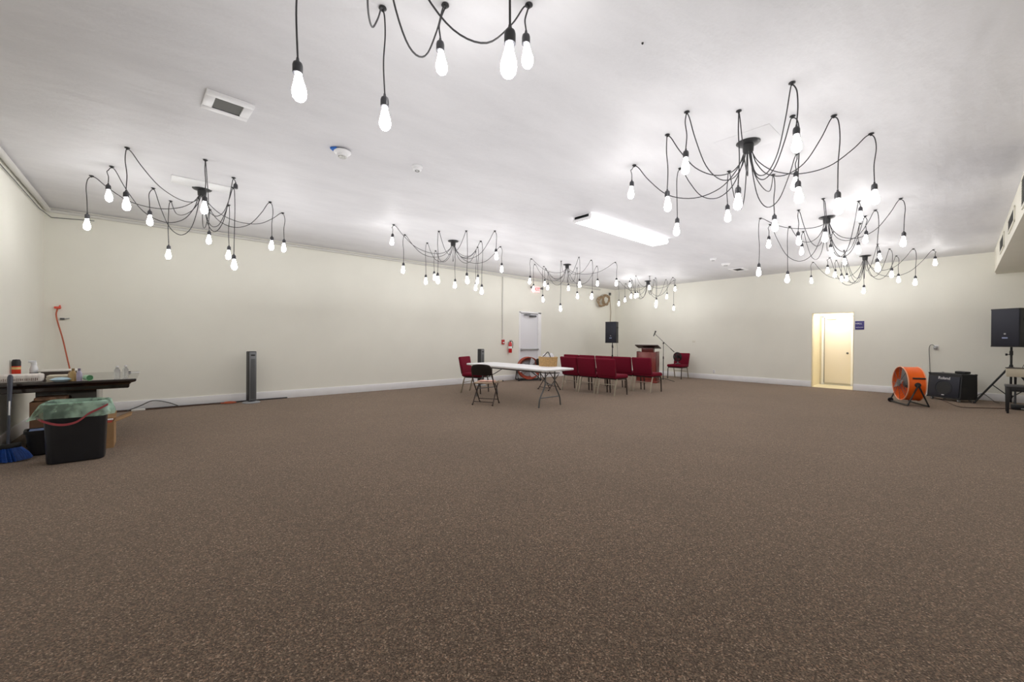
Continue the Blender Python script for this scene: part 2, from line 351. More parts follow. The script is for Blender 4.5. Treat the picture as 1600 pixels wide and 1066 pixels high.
# ------------------------------------------------------------------ chandeliers
CH = {
    'A': ((0.476, 6.94), [
        (-0.603, 7.330, -0.641, 7.361, 2.828),
        (-0.390, 6.762, -0.419, 6.787, 3.093),
        (-0.227, 5.983, -0.235, 5.987, 2.840),
        (-0.022, 7.364, -0.056, 7.391, 3.004),
        (0.171, 7.880, 0.151, 7.894, 2.648),
        (0.426, 5.786, 0.422, 5.787, 2.896),
        (0.646, 7.982, 0.640, 7.985, 2.966),
        (0.839, 7.509, 0.844, 7.500, 2.680),
        (0.786, 6.595, 0.795, 6.582, 2.404),
        (0.741, 6.186, 0.760, 6.168, 3.232),
        (1.280, 6.919, 1.301, 6.897, 2.793),
        (1.544, 7.384, 1.562, 7.367, 2.878),
    ]),
    'B': ((0.62, 1.55), [
        (0.507, 2.285, 0.537, 2.265, 2.690),
        (1.035, 2.394, 1.045, 2.379, 2.766),
        (1.307, 2.121, 1.287, 2.141, 3.092),
        (1.075, 1.286, 1.105, 1.286, 2.586),
        (1.681, 1.784, 1.641, 1.764, 3.102),
    ]),
    'C': ((4.5, 1.529), [
        (4.130, 2.598, 4.109, 2.615, 3.124),
        (3.755, 1.999, 3.756, 1.995, 2.761),
        (3.506, 1.687, 3.500, 1.690, 2.967),
        (4.600, 2.286, 4.576, 2.304, 2.726),
        (5.103, 1.938, 5.090, 1.947, 2.909),
        (3.824, 1.377, 3.822, 1.376, 2.643),
        (3.713, 0.955, 3.740, 0.929, 2.966),
        (4.266, 1.090, 4.303, 1.054, 2.731),
        (5.141, 1.269, 5.133, 1.274, 3.111),
        (5.596, 1.623, 5.610, 1.609, 2.824),
        (4.527, 0.844, 4.555, 0.816, 2.632),
        (5.182, 0.677, 5.207, 0.652, 2.825),
    ]),
    'D': ((8.145, 1.595), [
        (7.430, 2.329, 7.413, 2.339, 2.565),
        (7.946, 2.342, 7.931, 2.354, 3.105),
        (8.331, 2.154, 8.308, 2.170, 2.525),
        (7.390, 1.795, 7.385, 1.798, 2.972),
        (8.896, 2.087, 8.878, 2.101, 3.083),
        (7.050, 1.423, 7.073, 1.400, 2.898),
        (9.315, 1.732, 9.286, 1.756, 3.081),
        (7.540, 1.110, 7.558, 1.093, 3.224),
        (8.512, 1.172, 8.524, 1.160, 3.072),
        (8.980, 1.299, 8.956, 1.318, 2.993),
        (8.228, 1.016, 8.253, 0.990, 2.570),
        (7.823, 0.701, 7.857, 0.668, 2.839),
    ]),
    'E': ((12.44, 1.707), [
        (12.499, 2.720, 12.467, 2.746, 2.971),
        (12.103, 2.306, 12.067, 2.336, 3.131),
        (12.612, 2.271, 12.596, 2.284, 3.086),
        (13.078, 2.231, 13.059, 2.245, 3.021),
        (13.138, 2.174, 13.158, 2.154, 3.034),
        (11.133, 1.333, 11.160, 1.308, 3.177),
        (12.753, 1.773, 12.748, 1.763, 2.660),
        (11.873, 1.229, 11.912, 1.193, 2.893),
        (12.938, 1.221, 12.975, 1.186, 2.887),
        (12.222, 0.887, 12.257, 0.854, 2.723),
        (12.635, 0.607, 12.662, 0.582, 3.162),
        (11.354, 1.912, 11.361, 1.906, 3.191),
    ]),
    'F': ((4.601, 7.093), [
        (3.166, 6.796, 3.151, 6.808, 3.146),
        (3.633, 7.306, 3.615, 7.319, 2.762),
        (4.289, 7.603, 4.270, 7.617, 2.637),
        (4.812, 8.146, 4.790, 8.163, 2.832),
        (3.984, 6.630, 3.969, 6.638, 2.528),
        (5.039, 7.674, 5.036, 7.672, 2.631),
        (4.347, 6.260, 4.357, 6.247, 2.526),
        (5.533, 7.593, 5.543, 7.580, 2.610),
        (5.301, 7.199, 5.310, 7.189, 2.704),
        (5.020, 6.709, 5.038, 6.688, 2.419),
        (4.737, 5.897, 4.754, 5.880, 2.973),
        (5.632, 6.814, 5.654, 6.793, 2.949),
    ]),
    'G': ((8.278, 7.212), [
        (7.042, 7.315, 7.023, 7.330, 2.882),
        (7.619, 7.778, 7.598, 7.794, 2.776),
        (8.013, 7.821, 7.992, 7.836, 2.528),
        (8.288, 8.018, 8.271, 8.031, 2.999),
        (8.817, 8.418, 8.811, 8.421, 2.977),
        (7.799, 6.994, 7.785, 7.000, 2.226),
        (9.138, 7.902, 9.134, 7.904, 2.944),
        (7.748, 6.374, 7.759, 6.361, 2.775),
        (8.858, 7.356, 8.865, 7.346, 2.648),
        (8.249, 6.392, 8.270, 6.370, 2.524),
        (9.032, 6.805, 9.048, 6.789, 2.965),
        (8.928, 6.144, 8.952, 6.121, 2.899),
    ]),
    'H': ((12.548, 7.333), [
        (11.950, 8.064, 11.947, 8.063, 2.681),
        (12.584, 8.212, 12.565, 8.226, 2.862),
        (11.620, 7.404, 11.598, 7.423, 3.228),
        (11.989, 7.593, 11.976, 7.601, 2.902),
        (11.258, 6.991, 11.246, 6.999, 2.812),
        (13.207, 8.090, 13.183, 8.109, 3.068),
        (11.616, 6.730, 11.612, 6.732, 3.082),
        (12.059, 6.779, 12.086, 6.751, 2.657),
        (12.365, 7.015, 12.419, 6.964, 2.581),
        (12.651, 6.736, 12.679, 6.710, 2.872),
        (12.381, 6.363, 12.437, 6.312, 3.072),
        (12.980, 6.624, 12.970, 6.628, 2.501),
    ]),
}
canopy_me = MB().lathe([(0.0, 0), (0.105, 0), (0.110, -0.007), (0.098, -0.018), (0.052, -0.028), (0.048, -0.095), (0.040, -0.105), (0.0, -0.105)], 28).mesh('canopy', M_CANOPY)
hook_me = MB().lathe([(0, 0), (0.022, 0), (0.024, -0.006), (0.010, -0.012), (0.008, -0.022), (0, -0.024)], 12).mesh('ceiling_hook', M_CANOPY)
socket_me = MB().lathe([(0.0, 0), (0.0065, 0), (0.009, -0.016), (0.021, -0.026), (0.0245, -0.040), (0.0245, -0.078), (0.021, -0.080), (0, -0.080)], 14).mesh('lamp_socket', M_SOCKET)
bulb_me = MB().lathe([(0.0, -0.076), (0.015, -0.076), (0.017, -0.095), (0.024, -0.125), (0.0325, -0.158), (0.0345, -0.178), (0.031, -0.200), (0.021, -0.214), (0.010, -0.220), (0, -0.2215)], 14).mesh('bulb', M_BULB)
NAMES = {
    'A': 'spider chandelier nearest the left corner above the dark desk, one socket unlit',
    'B': 'spider chandelier at the top edge of the photo, only its hanging bulbs in view',
    'C': 'large spider chandelier nearest the viewer on the right side of the room',
    'D': 'second spider chandelier on the right, between the large near one and the far wall',
    'E': 'farthest spider chandelier of the right row, nearest the hallway opening wall',
    'F': 'spider chandelier in front of the left wall above the tall heater and folding table',
    'G': 'spider chandelier in front of the white exit door and lit exit sign',
    'H': 'farthest spider chandelier, small above the black speaker in the far corner'}
for key, ((cx_, cy_), rows) in CH.items():
    t = thing('spider_chandelier', NAMES[key], 'chandelier', (cx_, cy_, H), 0, 'black spider chandeliers with bare bulbs')
    inst('canopy', canopy_me, t, (0, 0, -0.001))
    for i, (hx, hy, sx, sy, sz) in enumerate(rows):
        rnd = random.Random(hash((round(hx * 100), round(hy * 100))) & 0xffff)
        hx -= cx_; hy -= cy_; sx -= cx_; sy -= cy_; sz -= H
        dx, dy = hx, hy; dist = math.hypot(dx, dy); hang = -sz
        L_ = max(1.83, dist + hang + 0.10)
        droop = math.sqrt(max(0.02, ((L_ - hang) ** 2 - dist ** 2) * 3 / 16)); droop = min(droop, 0.75) * rnd.uniform(0.9, 1.08)
        an = math.atan2(dy, dx); c0 = Vector((0.035 * math.cos(an), 0.035 * math.sin(an), -0.10))
        sw = rnd.uniform(-0.05, 0.05)
        def P(tt, z): return (c0.x + (dx - c0.x) * tt - dy * sw * math.sin(PI * tt), c0.y + (dy - c0.y) * tt + dx * sw * math.sin(PI * tt), z)
        lo = min(-droop, -0.17)
        nx, ny = dx / max(dist, .01), dy / max(dist, .01)
        pts = [c0, P(0.06, -0.10 + (lo + 0.10) * 0.42), P(0.20, -0.10 + (lo + 0.10) * 0.84), P(0.42, lo), P(0.66, lo * 0.84), P(0.85, lo * 0.42), P(0.955, lo * 0.09), (dx, dy, -0.016)]
        o1 = Vector((sx - hx, sy - hy, 0)) + Vector((nx, ny, 0)) * 0.012
        hh = hang
        if hh > 0.12:
            pts += [(dx + o1.x * 0.7, dy + o1.y * 0.7, -0.05), (sx + nx * 0.012, sy + ny * 0.012, -0.30 * hh - 0.01), (sx - ny * 0.008, sy + nx * 0.008, -0.65 * hh), (sx, sy, sz + 0.004)]
        else: pts += [(sx, sy, sz + 0.004)]
        cord = MB().tube(crom(pts, 5), 0.0048, 6).build('pendant_cord', M_CORD, t)
        inst('ceiling_hook', hook_me, cord, (dx, dy, -0.001))
        sock = inst('lamp_socket', socket_me, cord, (sx, sy, sz))
        if not (key == 'A' and i == 9):
            inst('bulb', bulb_me, cord, (sx, sy, sz), (rnd.uniform(-.06, .06), rnd.uniform(-.06, .06), 0))

# ------------------------------------------------------------------ other ceiling fittings
# fluorescent wrap fixture
fa, fb, fc_, fd = (5.16, 4.38), (5.16, 4.02), (7.63, 4.02), (7.63, 4.36)
t = thing('fluorescent_fixture', 'long white lit fluorescent fixture on the middle of the ceiling', 'ceiling light', (6.395, 4.2, H), 0.0)
MB().box((0, 0, -0.03), (2.47, 0.30, 0.055), 0.006).build('housing', M_WHITE, t)
pr = [(-0.17, -0.056), (0.17, -0.056), (0.185, -0.066), (0.155, -0.093), (-0.155, -0.093), (-0.185, -0.066)]
Mx = Matrix(((0, 0, 1, 0), (1, 0, 0, 0), (0, 1, 0, 0), (0, 0, 0, 1)))
MB().prism(pr, -1.215, 1.215, Mx).build('diffuser', mat('lit_diffuser', (0.95, 0.95, 0.95), 0.5, emit=(1, 0.985, 0.975), estr=3.2), t)
for sx in (-1, 1): MB().prism([(-0.175, 0.0), (0.175, 0.0), (0.19, -0.066), (0.158, -0.097), (-0.158, -0.097), (-0.19, -0.066)], sx * 1.226 - 0.009, sx * 1.226 + 0.009, Mx).build('end_cap', M_WHITE, t)

# square ceiling vent with broad white frame
vc = (0.47, 4.29)
t = thing('ceiling_vent', 'square white framed vent with a dirty grey core above the left side', 'air vent', (vc[0], vc[1], H), 0.05)
fr = MB()
for sx, sy, a, b in ((0, 0.135, 0.34, 0.07), (0, -0.135, 0.34, 0.07), (0.135, 0, 0.07, 0.20), (-0.135, 0, 0.07, 0.20)): fr.box((sx, sy, -0.012), (a, b, 0.024), 0.004)
fr.build('frame', M_WHITE, t)
MB().box((0, 0, -0.002), (0.2, 0.2, 0.004)).build('core', mat('foil_core', (0.20, 0.20, 0.19), 0.4, metal=0.4, var=0.7, vscale=25, stretch=(1, 3, 1)), t)
me = MB().box((0, 0, 0), (0.198, 0.003, 0.014)).mesh('louver', M_GRILLE)
for i in range(7): inst('louver', me, t, (0, -0.085 + i * 0.0285, -0.012), (0.5, 0, 0))
# slotted vent far away
t = thing('ceiling_vent', 'small white ceiling vent with a dark slot close to the far wall', 'air vent', (12.28, 4.38, H), 0.0)
fr = MB()
for sx, sy, a, b in ((0, 0.14, 0.56, 0.08), (0, -0.14, 0.56, 0.08), (0.24, 0, 0.08, 0.20), (-0.24, 0, 0.08, 0.20)): fr.box((sx, sy, -0.010), (a, b, 0.02), 0.003)
fr.build('frame', M_WHITE, t); MB().box((0, 0, -0.003), (0.40, 0.20, 0.005)).build('slot', M_DARK, t)
def detector(loc, r, label, blue=False):
    t = thing('smoke_detector', label, 'smoke detector', loc)
    MB().lathe([(0, 0), (r, 0), (r, -0.012), (r * 0.86, -0.018), (r * 0.80, -0.042), (r * 0.55, -0.052), (0, -0.054)], 24).build('housing', M_WHITE, t)
    MB().lathe([(r * 0.3, -0.053), (r * 0.34, -0.058), (r * 0.42, -0.058), (r * 0.45, -0.051)], 20).build('sensor_ring', M_GRILLE, t)
    return t
sd = (1.501, 4.479, 3.292)
t = thing('emergency_speaker', 'white round ceiling alarm with a patch of blue tape at its rim', 'alarm', (sd[0], sd[1], H))
MB().lathe([(0, -0.02), (0.085, -0.02), (0.088, -0.03), (0.075, -0.045), (0.055, -0.050), (0.050, -0.075), (0, -0.078)], 24).build('housing', M_WHITE, t)
MB().lathe([(0.045, -0.076), (0.04, -0.084), (0.0, -0.086)], 16).build('lens', mat('clear_lens', (0.55, 0.55, 0.52), 0.15, var=0.4, vscale=60), t)
MB().lathe([(0, 0), (0.05, 0), (0.05, -0.022), (0, -0.022)], 16).build('mount', M_GRILLE, t)
MB().box((-0.045, 0.055, -0.014), (0.085, 0.07, 0.020), 0.004, Matrix.Rotation(0.7, 4, 'Z')).build('blue_tape', mat('blue_tape', (0.03, 0.17, 0.62), 0.6), t)
sd = (2.298, 4.317, 3.292)
detector((sd[0], sd[1], H), 0.062, 'small plain white smoke detector beside the taped ceiling alarm')
sd = (10.242, 4.241, 3.292)
detector((sd[0], sd[1], H), 0.08, 'nearer of the two tiny white detectors toward the far wall')
sd = (11.158, 4.296, 3.292)
detector((sd[0], sd[1], H), 0.11, 'farther of the two tiny white detectors next to the slotted vent')
sd = (2.473, 1.501, 3.292)
tag(MB().lathe([(0, 0), (0.008, 0), (0.006, -0.008), (0, -0.012)], 10, None, (sd[0], sd[1], H)).build('ceiling_screw', M_DARK), 'tiny black screw in the bare ceiling left of the large chandelier', 'screw')
# thin painted cover plates
tag(MB().box((0.46, 6.74, H - 0.006), (0.62, 0.30, 0.012), 0.003, None).build('ceiling_plate', M_WHITE), 'flat white cover plate on the ceiling behind the left corner chandelier', 'ceiling plate')
tag(MB().box((4.47, 1.52, H - 0.0015), (0.42, 0.50, 0.003), 0.001).build('ceiling_plate', M_CEIL), 'faint square patch plate around the mount of the large near chandelier', 'ceiling plate')

# ------------------------------------------------------------------ conduits, pipes
def pipe(name, pts, r, m, label, cat, clips=()):
    t = thing(name, label, cat, pts[0])
    o = Vector(pts[0])
    MB().tube([Vector(p) - o for p in pts], r, 10).build('pipe', m, t)
    me = MB().box((0, 0, 0), (0.03, 0.03, 0.03), 0.004).mesh('clip', m)
    for c in clips: inst('clip', me, t, Vector(c) - o)
    return t
zc = H - 0.055
pipe('conduit', [(XL + 0.06, YL - 0.035, zc), (12.9, YL - 0.035, zc - 0.02)], 0.028, M_PIPE, 'long painted pipe running along the top of the left wall', 'pipe', [(x, YL - 0.02, zc - 0.005) for x in (0.1, 1.9, 3.7, 5.5, 7.3, 9.1, 10.9)])
pipe('conduit', [(XL + 0.05, 5.2, H - 0.045), (XL + 0.05, YL - 0.08, H - 0.05)], 0.034, M_PIPE, 'thick painted pipe along the ceiling edge of the near left wall', 'pipe', [(XL + 0.03, y, H - 0.045) for y in (6.0, 7.2, 8.4, 9.2)])
pipe('conduit', [(XL + 0.022, 5.2, H - 0.13), (XL + 0.022, YL - 0.45, H - 0.14), (XL + 0.08, YL - 0.03, H - 0.16), (XL + 0.55, YL - 0.02, H - 0.12)], 0.006, M_GREYTUBE, 'thin dark cable under the thick pipe on the near left wall', 'cable')
px_ = 8.015
pipe('conduit', [(px_, YL - 0.022, zc - 0.03), (px_, YL - 0.022, 1.30)], 0.014, M_PIPE, 'vertical thin pipe dropping from the ceiling to the red alarm box', 'pipe', [(px_, YL - 0.015, z) for z in (2.6, 2.0)])

# exit sign with emergency lamps
ex = (9.421, 9.593, 2.927)
t = thing('exit_sign', 'lit exit sign with red letters above the white exit door', 'sign', (ex[0], YL, ex[2]))
MB().box((0, -0.03, 0), (0.36, 0.05, 0.20), 0.008).build('sign_body', mat('lit_sign_face', (0.85, 0.75, 0.75), 0.5, emit=(1, 0.55, 0.55), estr=0.35), t)
lettering('EXIT', 0.16, mat('red_sign_letters', (0.8, 0.05, 0.05), 0.5, emit=(1, 0.08, 0.08), estr=0.8), t, face_matrix((0, -0.058, 0), (1, 0, 0), (0, 0, 1)), depth=0.003)
for sx in (-1, 1):
    MB().tube([(sx * 0.17, -0.02, 0.03), (sx * 0.23, -0.05, 0.04)], 0.010).lathe([(0.0, 0), (0.03, 0.004), (0.042, 0.04), (0.045, 0.06), (0, 0.06)], 16, Matrix.Translation((sx * 0.235, -0.05, 0.045)) @ Matrix.Rotation(PI / 2, 4, 'X')).build('emergency_lamp', M_GREYTUBE, t)
# fire alarm box, extinguisher
pu = (8.047, 9.593, 1.194)
t = thing('fire_alarm_box', 'red fire alarm pull box at the end of the vertical pipe', 'alarm', (pu[0], YL, pu[2]))
MB().box((0, -0.02, 0), (0.10, 0.04, 0.14), 0.006).build('housing', mat('alarm_red', (0.50, 0.02, 0.02), 0.4), t)
MB().box((0, -0.045, -0.02), (0.06, 0.014, 0.03), 0.003).build('pull_handle', M_WHITE, t)
eg = (8.338, 9.593, 0.844)
t = thing('fire_extinguisher', 'red fire extinguisher hung on the left wall beside the exit door', 'fire extinguisher', (eg[0] - 0.06, YL - 0.09, 0.86))
MB().lathe([(0, 0), (0.048, 0), (0.055, 0.012), (0.055, 0.26), (0.045, 0.305), (0.025, 0.325), (0.02, 0.345), (0, 0.345)], 20).build('cylinder', mat('extinguisher_red', (0.62, 0.015, 0.02), 0.25, coat=0.4), t)
MB().lathe([(0.0558, 0.13), (0.0558, 0.20)], 20).build('label_band', M_WHITE, t)
MB().box((0, 0, 0.355), (0.03, 0.05, 0.03), 0.005).box((0.0, -0.03, 0.385), (0.02, 0.11, 0.012), 0.003, Matrix.Rotation(0.0, 4, 'X')).build('valve_handle', M_DARK, t)
MB().tube(crom([(0.02, 0, 0.355), (0.08, -0.01, 0.35), (0.095, -0.01, 0.27), (0.085, -0.01, 0.14)], 5), 0.009).build('hose', M_BLACK, t)
MB().box((0, 0.072, 0.30), (0.04, 0.035, 0.08), 0.003).build('wall_bracket', M_STEEL, t)

# coil of tan cable high in the corner
co = (12.966, 9.473, 2.78)
t = thing('cable_coil', 'loose coil of tan cable hung high near the far corner', 'cable', (co[0], YL - 0.12, co[2]))
mt = mat('tan_cable', (0.33, 0.235, 0.14), 0.7, var=0.3, vscale=20)
for k, (ox, oz, ra, rb, tl) in enumerate(((-0.13, -0.03, 0.21, 0.19, 0.1), (-0.12, -0.02, 0.18, 0.16, -0.2), (-0.15, -0.05, 0.15, 0.17, 0.3), (0.14, 0.05, 0.21, 0.20, 0.2), (0.15, 0.04, 0.18, 0.17, -0.1), (0.0, 0.0, 0.33, 0.18, 0.35))):
    pts = [(ox + ra * math.cos(a) * math.cos(tl) - rb * math.sin(a) * math.sin(tl), 0.05 * math.sin(3 * a + k) * 0.6 - 0.01 * k, oz + ra * math.cos(a) * math.sin(tl) + rb * math.sin(a) * math.cos(tl)) for a in [2 * PI * i / 36 for i in range(36)]]
    MB().tube(pts, 0.022, 8, True).build('cable_loop', mt, t)
MB().tube([(0, 0.115, 0.2), (0, 0.0, 0.17), (0, -0.03, 0.22)], 0.012).build('wall_hook', M_DARK, t)
pipe('conduit', [(13.55, YL - 0.02, 3.08), (13.56, YL - 0.03, 2.8), (13.62, YL - 0.03, 2.4), (13.58, YL - 0.03, 1.9)], 0.010, mt, 'thin tan cable hanging down the far corner of the left wall', 'cable')
tag(MB().box((13.55, YL - 0.03, 3.10), (0.08, 0.06, 0.10), 0.006).build('junction_box', M_GREYTUBE), 'small grey box at the end of the pipe in the far corner', 'electrical box')
# outlets
def outlet(name, loc, axis, label):
    t = thing(name, label, 'outlet', loc, axis)
    MB().box((0, -0.004, 0), (0.075, 0.008, 0.12), 0.003).build('cover_plate', M_WHITE, t)
    for z in (-0.028, 0.028): MB().box((0, -0.009, z), (0.035, 0.004, 0.035), 0.003).build('receptacle', M_PIPE, t)
    return t
o1 = (13.923, 0.602, 1.157)
t = outlet('wall_outlet', (XR, o1[1], o1[2]), -PI / 2, 'wall outlet with a plug in it above the combo amplifier')
MB().box((-0.012, -0.035, 0.0), (0.07, 0.05, 0.07), 0.01).build('plug', M_STEEL, t)
pts = crom([(XR - 0.07, o1[1] + 0.02, o1[2] + 0.03), (XR - 0.06, o1[1] + 0.07, o1[2] + 0.07), (XR - 0.03, o1[1] + 0.115, o1[2] + 0.0), (XR - 0.03, o1[1] + 0.105, 0.8), (XR - 0.03, o1[1] + 0.08, 0.25), (XR - 0.04, o1[1] + 0.0, 0.012)], 6)
pc = MB().tube(pts, 0.006, 6).build('power_cord', M_GREYTUBE, t); pc.matrix_parent_inverse = (Matrix.Translation(t.location) @ Matrix.Rotation(-PI / 2, 4, 'Z')).inverted()
o2 = (13.923, 5.698, 0.192)
outlet('wall_outlet', (XR, o2[1], 0.26), -PI / 2, 'small low outlet on the far wall right of the fan chair')
o3 = (13.923, 6.38, 1.256)
tag(MB().box((XR - 0.004, o3[1], o3[2]), (0.008, 0.11, 0.07), 0.003).build('blank_plate', M_SOFFIT), 'blank cream plate on the far wall above the fan chair', 'wall plate')
hk = (-1.106, 9.593, 1.548)
t = thing('wall_bracket', 'small dark bracket on the left wall beside the orange cord', 'bracket', (hk[0], YL, hk[2]))
MB().box((0, -0.012, 0), (0.05, 0.024, 0.03), 0.003).build('base', M_GREYTUBE, t); MB().tube([(0.03, -0.02, 0), (0.08, -0.03, 0.012)], 0.008).build('arm', M_STEEL, t)

# ------------------------------------------------------------------ church chairs
def make_chair():
    t = thing('church_chair', 'x', 'chair')
    s = MB().box((0.0, 0, 0.435), (0.50, 0.525, 0.085), 0.032, seg=3)
    for v in s.v:      # crowned cushion
        if v.z > 0.44: v.z += 0.022 * (1 - (v.x / 0.27) ** 2) * (1 - (v.y / 0.27) ** 2)
    s.build('seat', M_RED, t)
    MB().box((0.0, 0, 0.388), (0.44, 0.45, 0.016), 0.003).build('seat_pan', M_DARK, t)
    Mb = Matrix.Translation((-0.245, 0, 0.44)) @ Matrix.Rotation(-0.19, 4, 'Y')
    b = MB().box((0, 0, 0.21), (0.07, 0.535, 0.42), 0.03, seg=3)
    for v in b.v:
        v.x -= 0.03 * (1 - (v.y / 0.26) ** 2) - 0.015
        v.y *= 0.95 + 0.05 * (v.z / 0.42)
    for i in range(len(b.v)): b.v[i] = Mb @ b.v[i]
    b.build('backrest', M_RED, t)
    for sy in (-1, 1):
        y = sy * 0.235
        MB().tube([(0.19, y, 0.385), (0.215, y, 0.30), (0.235, y, 0.0)], 0.015, 8).build('leg', M_DKTUBE, t)
        MB().tube([(-0.17, y, 0.385), (-0.20, y, 0.30), (-0.275, y, 0.0)], 0.016, 8).build('leg', M_GOLD, t)
        MB().tube([(-0.17, y, 0.385), (-0.235, y * 1.06, 0.47), (-0.272, y * 1.06, 0.62), (-0.305, y * 1.05, 0.80)], 0.011, 8).build('back_frame', M_DKTUBE, t)
    MB().tube([(0.2, -0.235, 0.375), (0.2, 0.235, 0.375), (-0.17, 0.235, 0.375), (-0.17, -0.235, 0.375)], 0.011, 8, True).build('seat_frame', M_DKTUBE, t)
    MB().tube([(-0.215, -0.235, 0.25), (-0.215, 0.235, 0.25)], 0.008, 8).build('stretcher', M_GOLD, t)
    return t
proto = make_chair(); first = [True]
def chair(x, y, rz, label, group=None):
    o = proto if first[0] else copy_tree(proto)
    first[0] = False
    o.location = (x, y, 0); o.rotation_euler = (0, 0, rz); o['label'] = label
    if group: o['group'] = group
    return o
G1 = 'red chairs of the near row, backs to the viewer'; G2 = 'red chairs of the second row by the podium'
for y, lab in ((5.61, 'red chair at the right end of the near row of three'), (6.165, 'red chair in the middle of the near row of three'), (6.72, 'red chair at the left end of the near row, behind the basket table')):
    chair(8.09, y, 0.0 + random.uniform(-.02, .02), lab, G1)
for y, lab in ((5.40, 'red chair at the right end of the second row, bright seat in view'), (5.96, 'second red chair from the right end of the second row'), (6.52, 'middle red chair of the second row, back top above the near row'), (7.08, 'red chair second from the left end of the second row'), (7.64, 'red chair at the left end of the second row, under the basket side')):
    chair(9.28, y, random.uniform(-.02, .02), lab, G2)
chair(5.78, 7.885, math.atan2(-0.877, 0.48), 'red chair turned sideways at the left end of the white folding table')
chair(13.24, 6.60, PI, 'red chair facing left against the far wall with a black fan on it')

# ------------------------------------------------------------------ folding table
tx0, tx1, ty0, ty1, tz = 5.27, 6.08, 5.10, 7.55, 0.735
t = thing('folding_table', 'long white plastic folding table with grey legs', 'table', ((tx0 + tx1) / 2, (ty0 + ty1) / 2, 0))
wx, wy = (tx1 - tx0) / 2, (ty1 - ty0) / 2
MB().box((0, 0, tz - 0.0225), (2 * wx, 2 * wy, 0.045), 0.016, seg=3).build('tabletop', M_TABLE, t)
MB().box((wx - 0.09, 0, tz - 0.06), (0.025, 2 * wy - 0.35, 0.03), 0.004).box((-wx + 0.09, 0, tz - 0.06), (0.025, 2 * wy - 0.35, 0.03), 0.004).build('rail', M_GREYTUBE, t)
for sy in (-1, 1):
    y = sy * (wy - 0.25)
    for sx in (-1, 1):
        MB().tube(crom([(sx * 0.13, y, tz - 0.06), (sx * 0.13, y, 0.45), (sx * 0.17, y, 0.34), (sx * 0.27, y, 0.17), (sx * 0.30, y, 0.0)], 4), 0.0135, 8).build('leg', M_GREYTUBE, t)
    MB().tube([(-0.265, y, 0.18), (0.265, y, 0.18)], 0.010, 8).build('stretcher', M_GREYTUBE, t)
    MB().tube([(-0.29, y, tz - 0.055), (0.29, y, tz - 0.055)], 0.012, 8).build('pivot_bar', M_GREYTUBE, t)
    MB().tube([(0, y - sy * 0.62, tz - 0.055), (0, y - sy * 0.28, 0.52), (0, y, 0.42)], 0.009, 8).tube([(-0.13, y, 0.42), (0.13, y, 0.42)], 0.009, 8).build('brace', M_GREYTUBE, t)
# basket on the table
bk = (6.04, 5.755)
t = thing('wicker_basket', 'oval tan wicker basket standing on the white folding table', 'basket', (bk[0], bk[1], tz), 0.1)
wv = MB(); NR = 9
for i in range(NR):
    z = 0.010 + i * 0.019; ra = 0.150 + 0.010 * i / NR; rb = 0.185 + 0.012 * i / NR
    pts = [((ra + 0.004 * math.sin(18 * a + i * PI)) * math.cos(a), (rb + 0.004 * math.sin(18 * a + i * PI)) * math.sin(a), z) for a in [2 * PI * k / 72 for k in range(72)]]
    wv.tube(pts, 0.010, 6, True)
wv.build('weave', M_WICKER, t)
st = MB()
for k in range(18):
    a = 2 * PI * k / 18; st.tube([(0.152 * math.cos(a), 0.187 * math.sin(a), 0.0), (0.163 * math.cos(a), 0.198 * math.sin(a), 0.175)], 0.006, 5)
st.build('stakes', mat('pale_wicker', (0.50, 0.33, 0.15), 0.7), t)
MB().tube([(0.165 * math.cos(a), 0.20 * math.sin(a), 0.182) for a in [2 * PI * k / 48 for k in range(48)]], 0.013, 8, True).build('rim', mat('pale_wicker', (0.6, 0.4, 0.18)), t)
MB().add([(0.15 * math.cos(a), 0.185 * math.sin(a), 0.006) for a in [2 * PI * k / 32 for k in range(32)]], [list(range(32))]).build('bottom', M_WICKER, t)
def paper_lump(name, c, r, m, seed, label, cat, flat=0.7):
    bm = bmesh.new(); bmesh.ops.create_icosphere(bm, subdivisions=3, radius=1)
    for v in bm.verts:
        n = noise.noise(v.co * 1.7 + Vector((seed, 0, 0))) * 0.35 + abs(noise.noise(v.co * 4 + Vector((seed, 3, 0)))) * 0.25
        v.co = v.co * (1 + n); v.co = Vector((v.co.x * r[0], v.co.y * r[1], v.co.z * r[2])) + Vector(c)
    me = bpy.data.meshes.new(name); bm.to_mesh(me); bm.free(); me.materials.append(m)
    o = bpy.data.objects.new(name, me); COL.objects.link(o); return tag(o, label, cat)
paper_lump('paper_bag', (bk[0] - 0.02, bk[1] + 0.075, tz + 0.165), (0.06, 0.065, 0.08), mat('white_paper', (0.82, 0.81, 0.82), 0.7), 3, 'crumpled white paper in the left half of the wicker basket', 'paper')
paper_lump('plastic_bag', (bk[0] - 0.0, bk[1] - 0.085, tz + 0.165), (0.055, 0.06, 0.095), mat('white_plastic_bag', (0.80, 0.80, 0.86), 0.4), 8, 'white plastic bundle in the right half of the wicker basket', 'bag')
tag(MB().tube(crom([(bk[0] - 0.13, bk[1] + 0.02, tz + 0.205), (bk[0] - 0.13, bk[1] - 0.02, tz + 0.225), (bk[0] - 0.1, bk[1] - 0.08, tz + 0.29), (bk[0] - 0.1, bk[1] - 0.12, tz + 0.265), (bk[0] - 0.12, bk[1] - 0.18, tz + 0.195)], 5), 0.009, 8).build('dark_strap', M_CORD), 'dark bent strap sticking out of the wicker basket', 'strap')

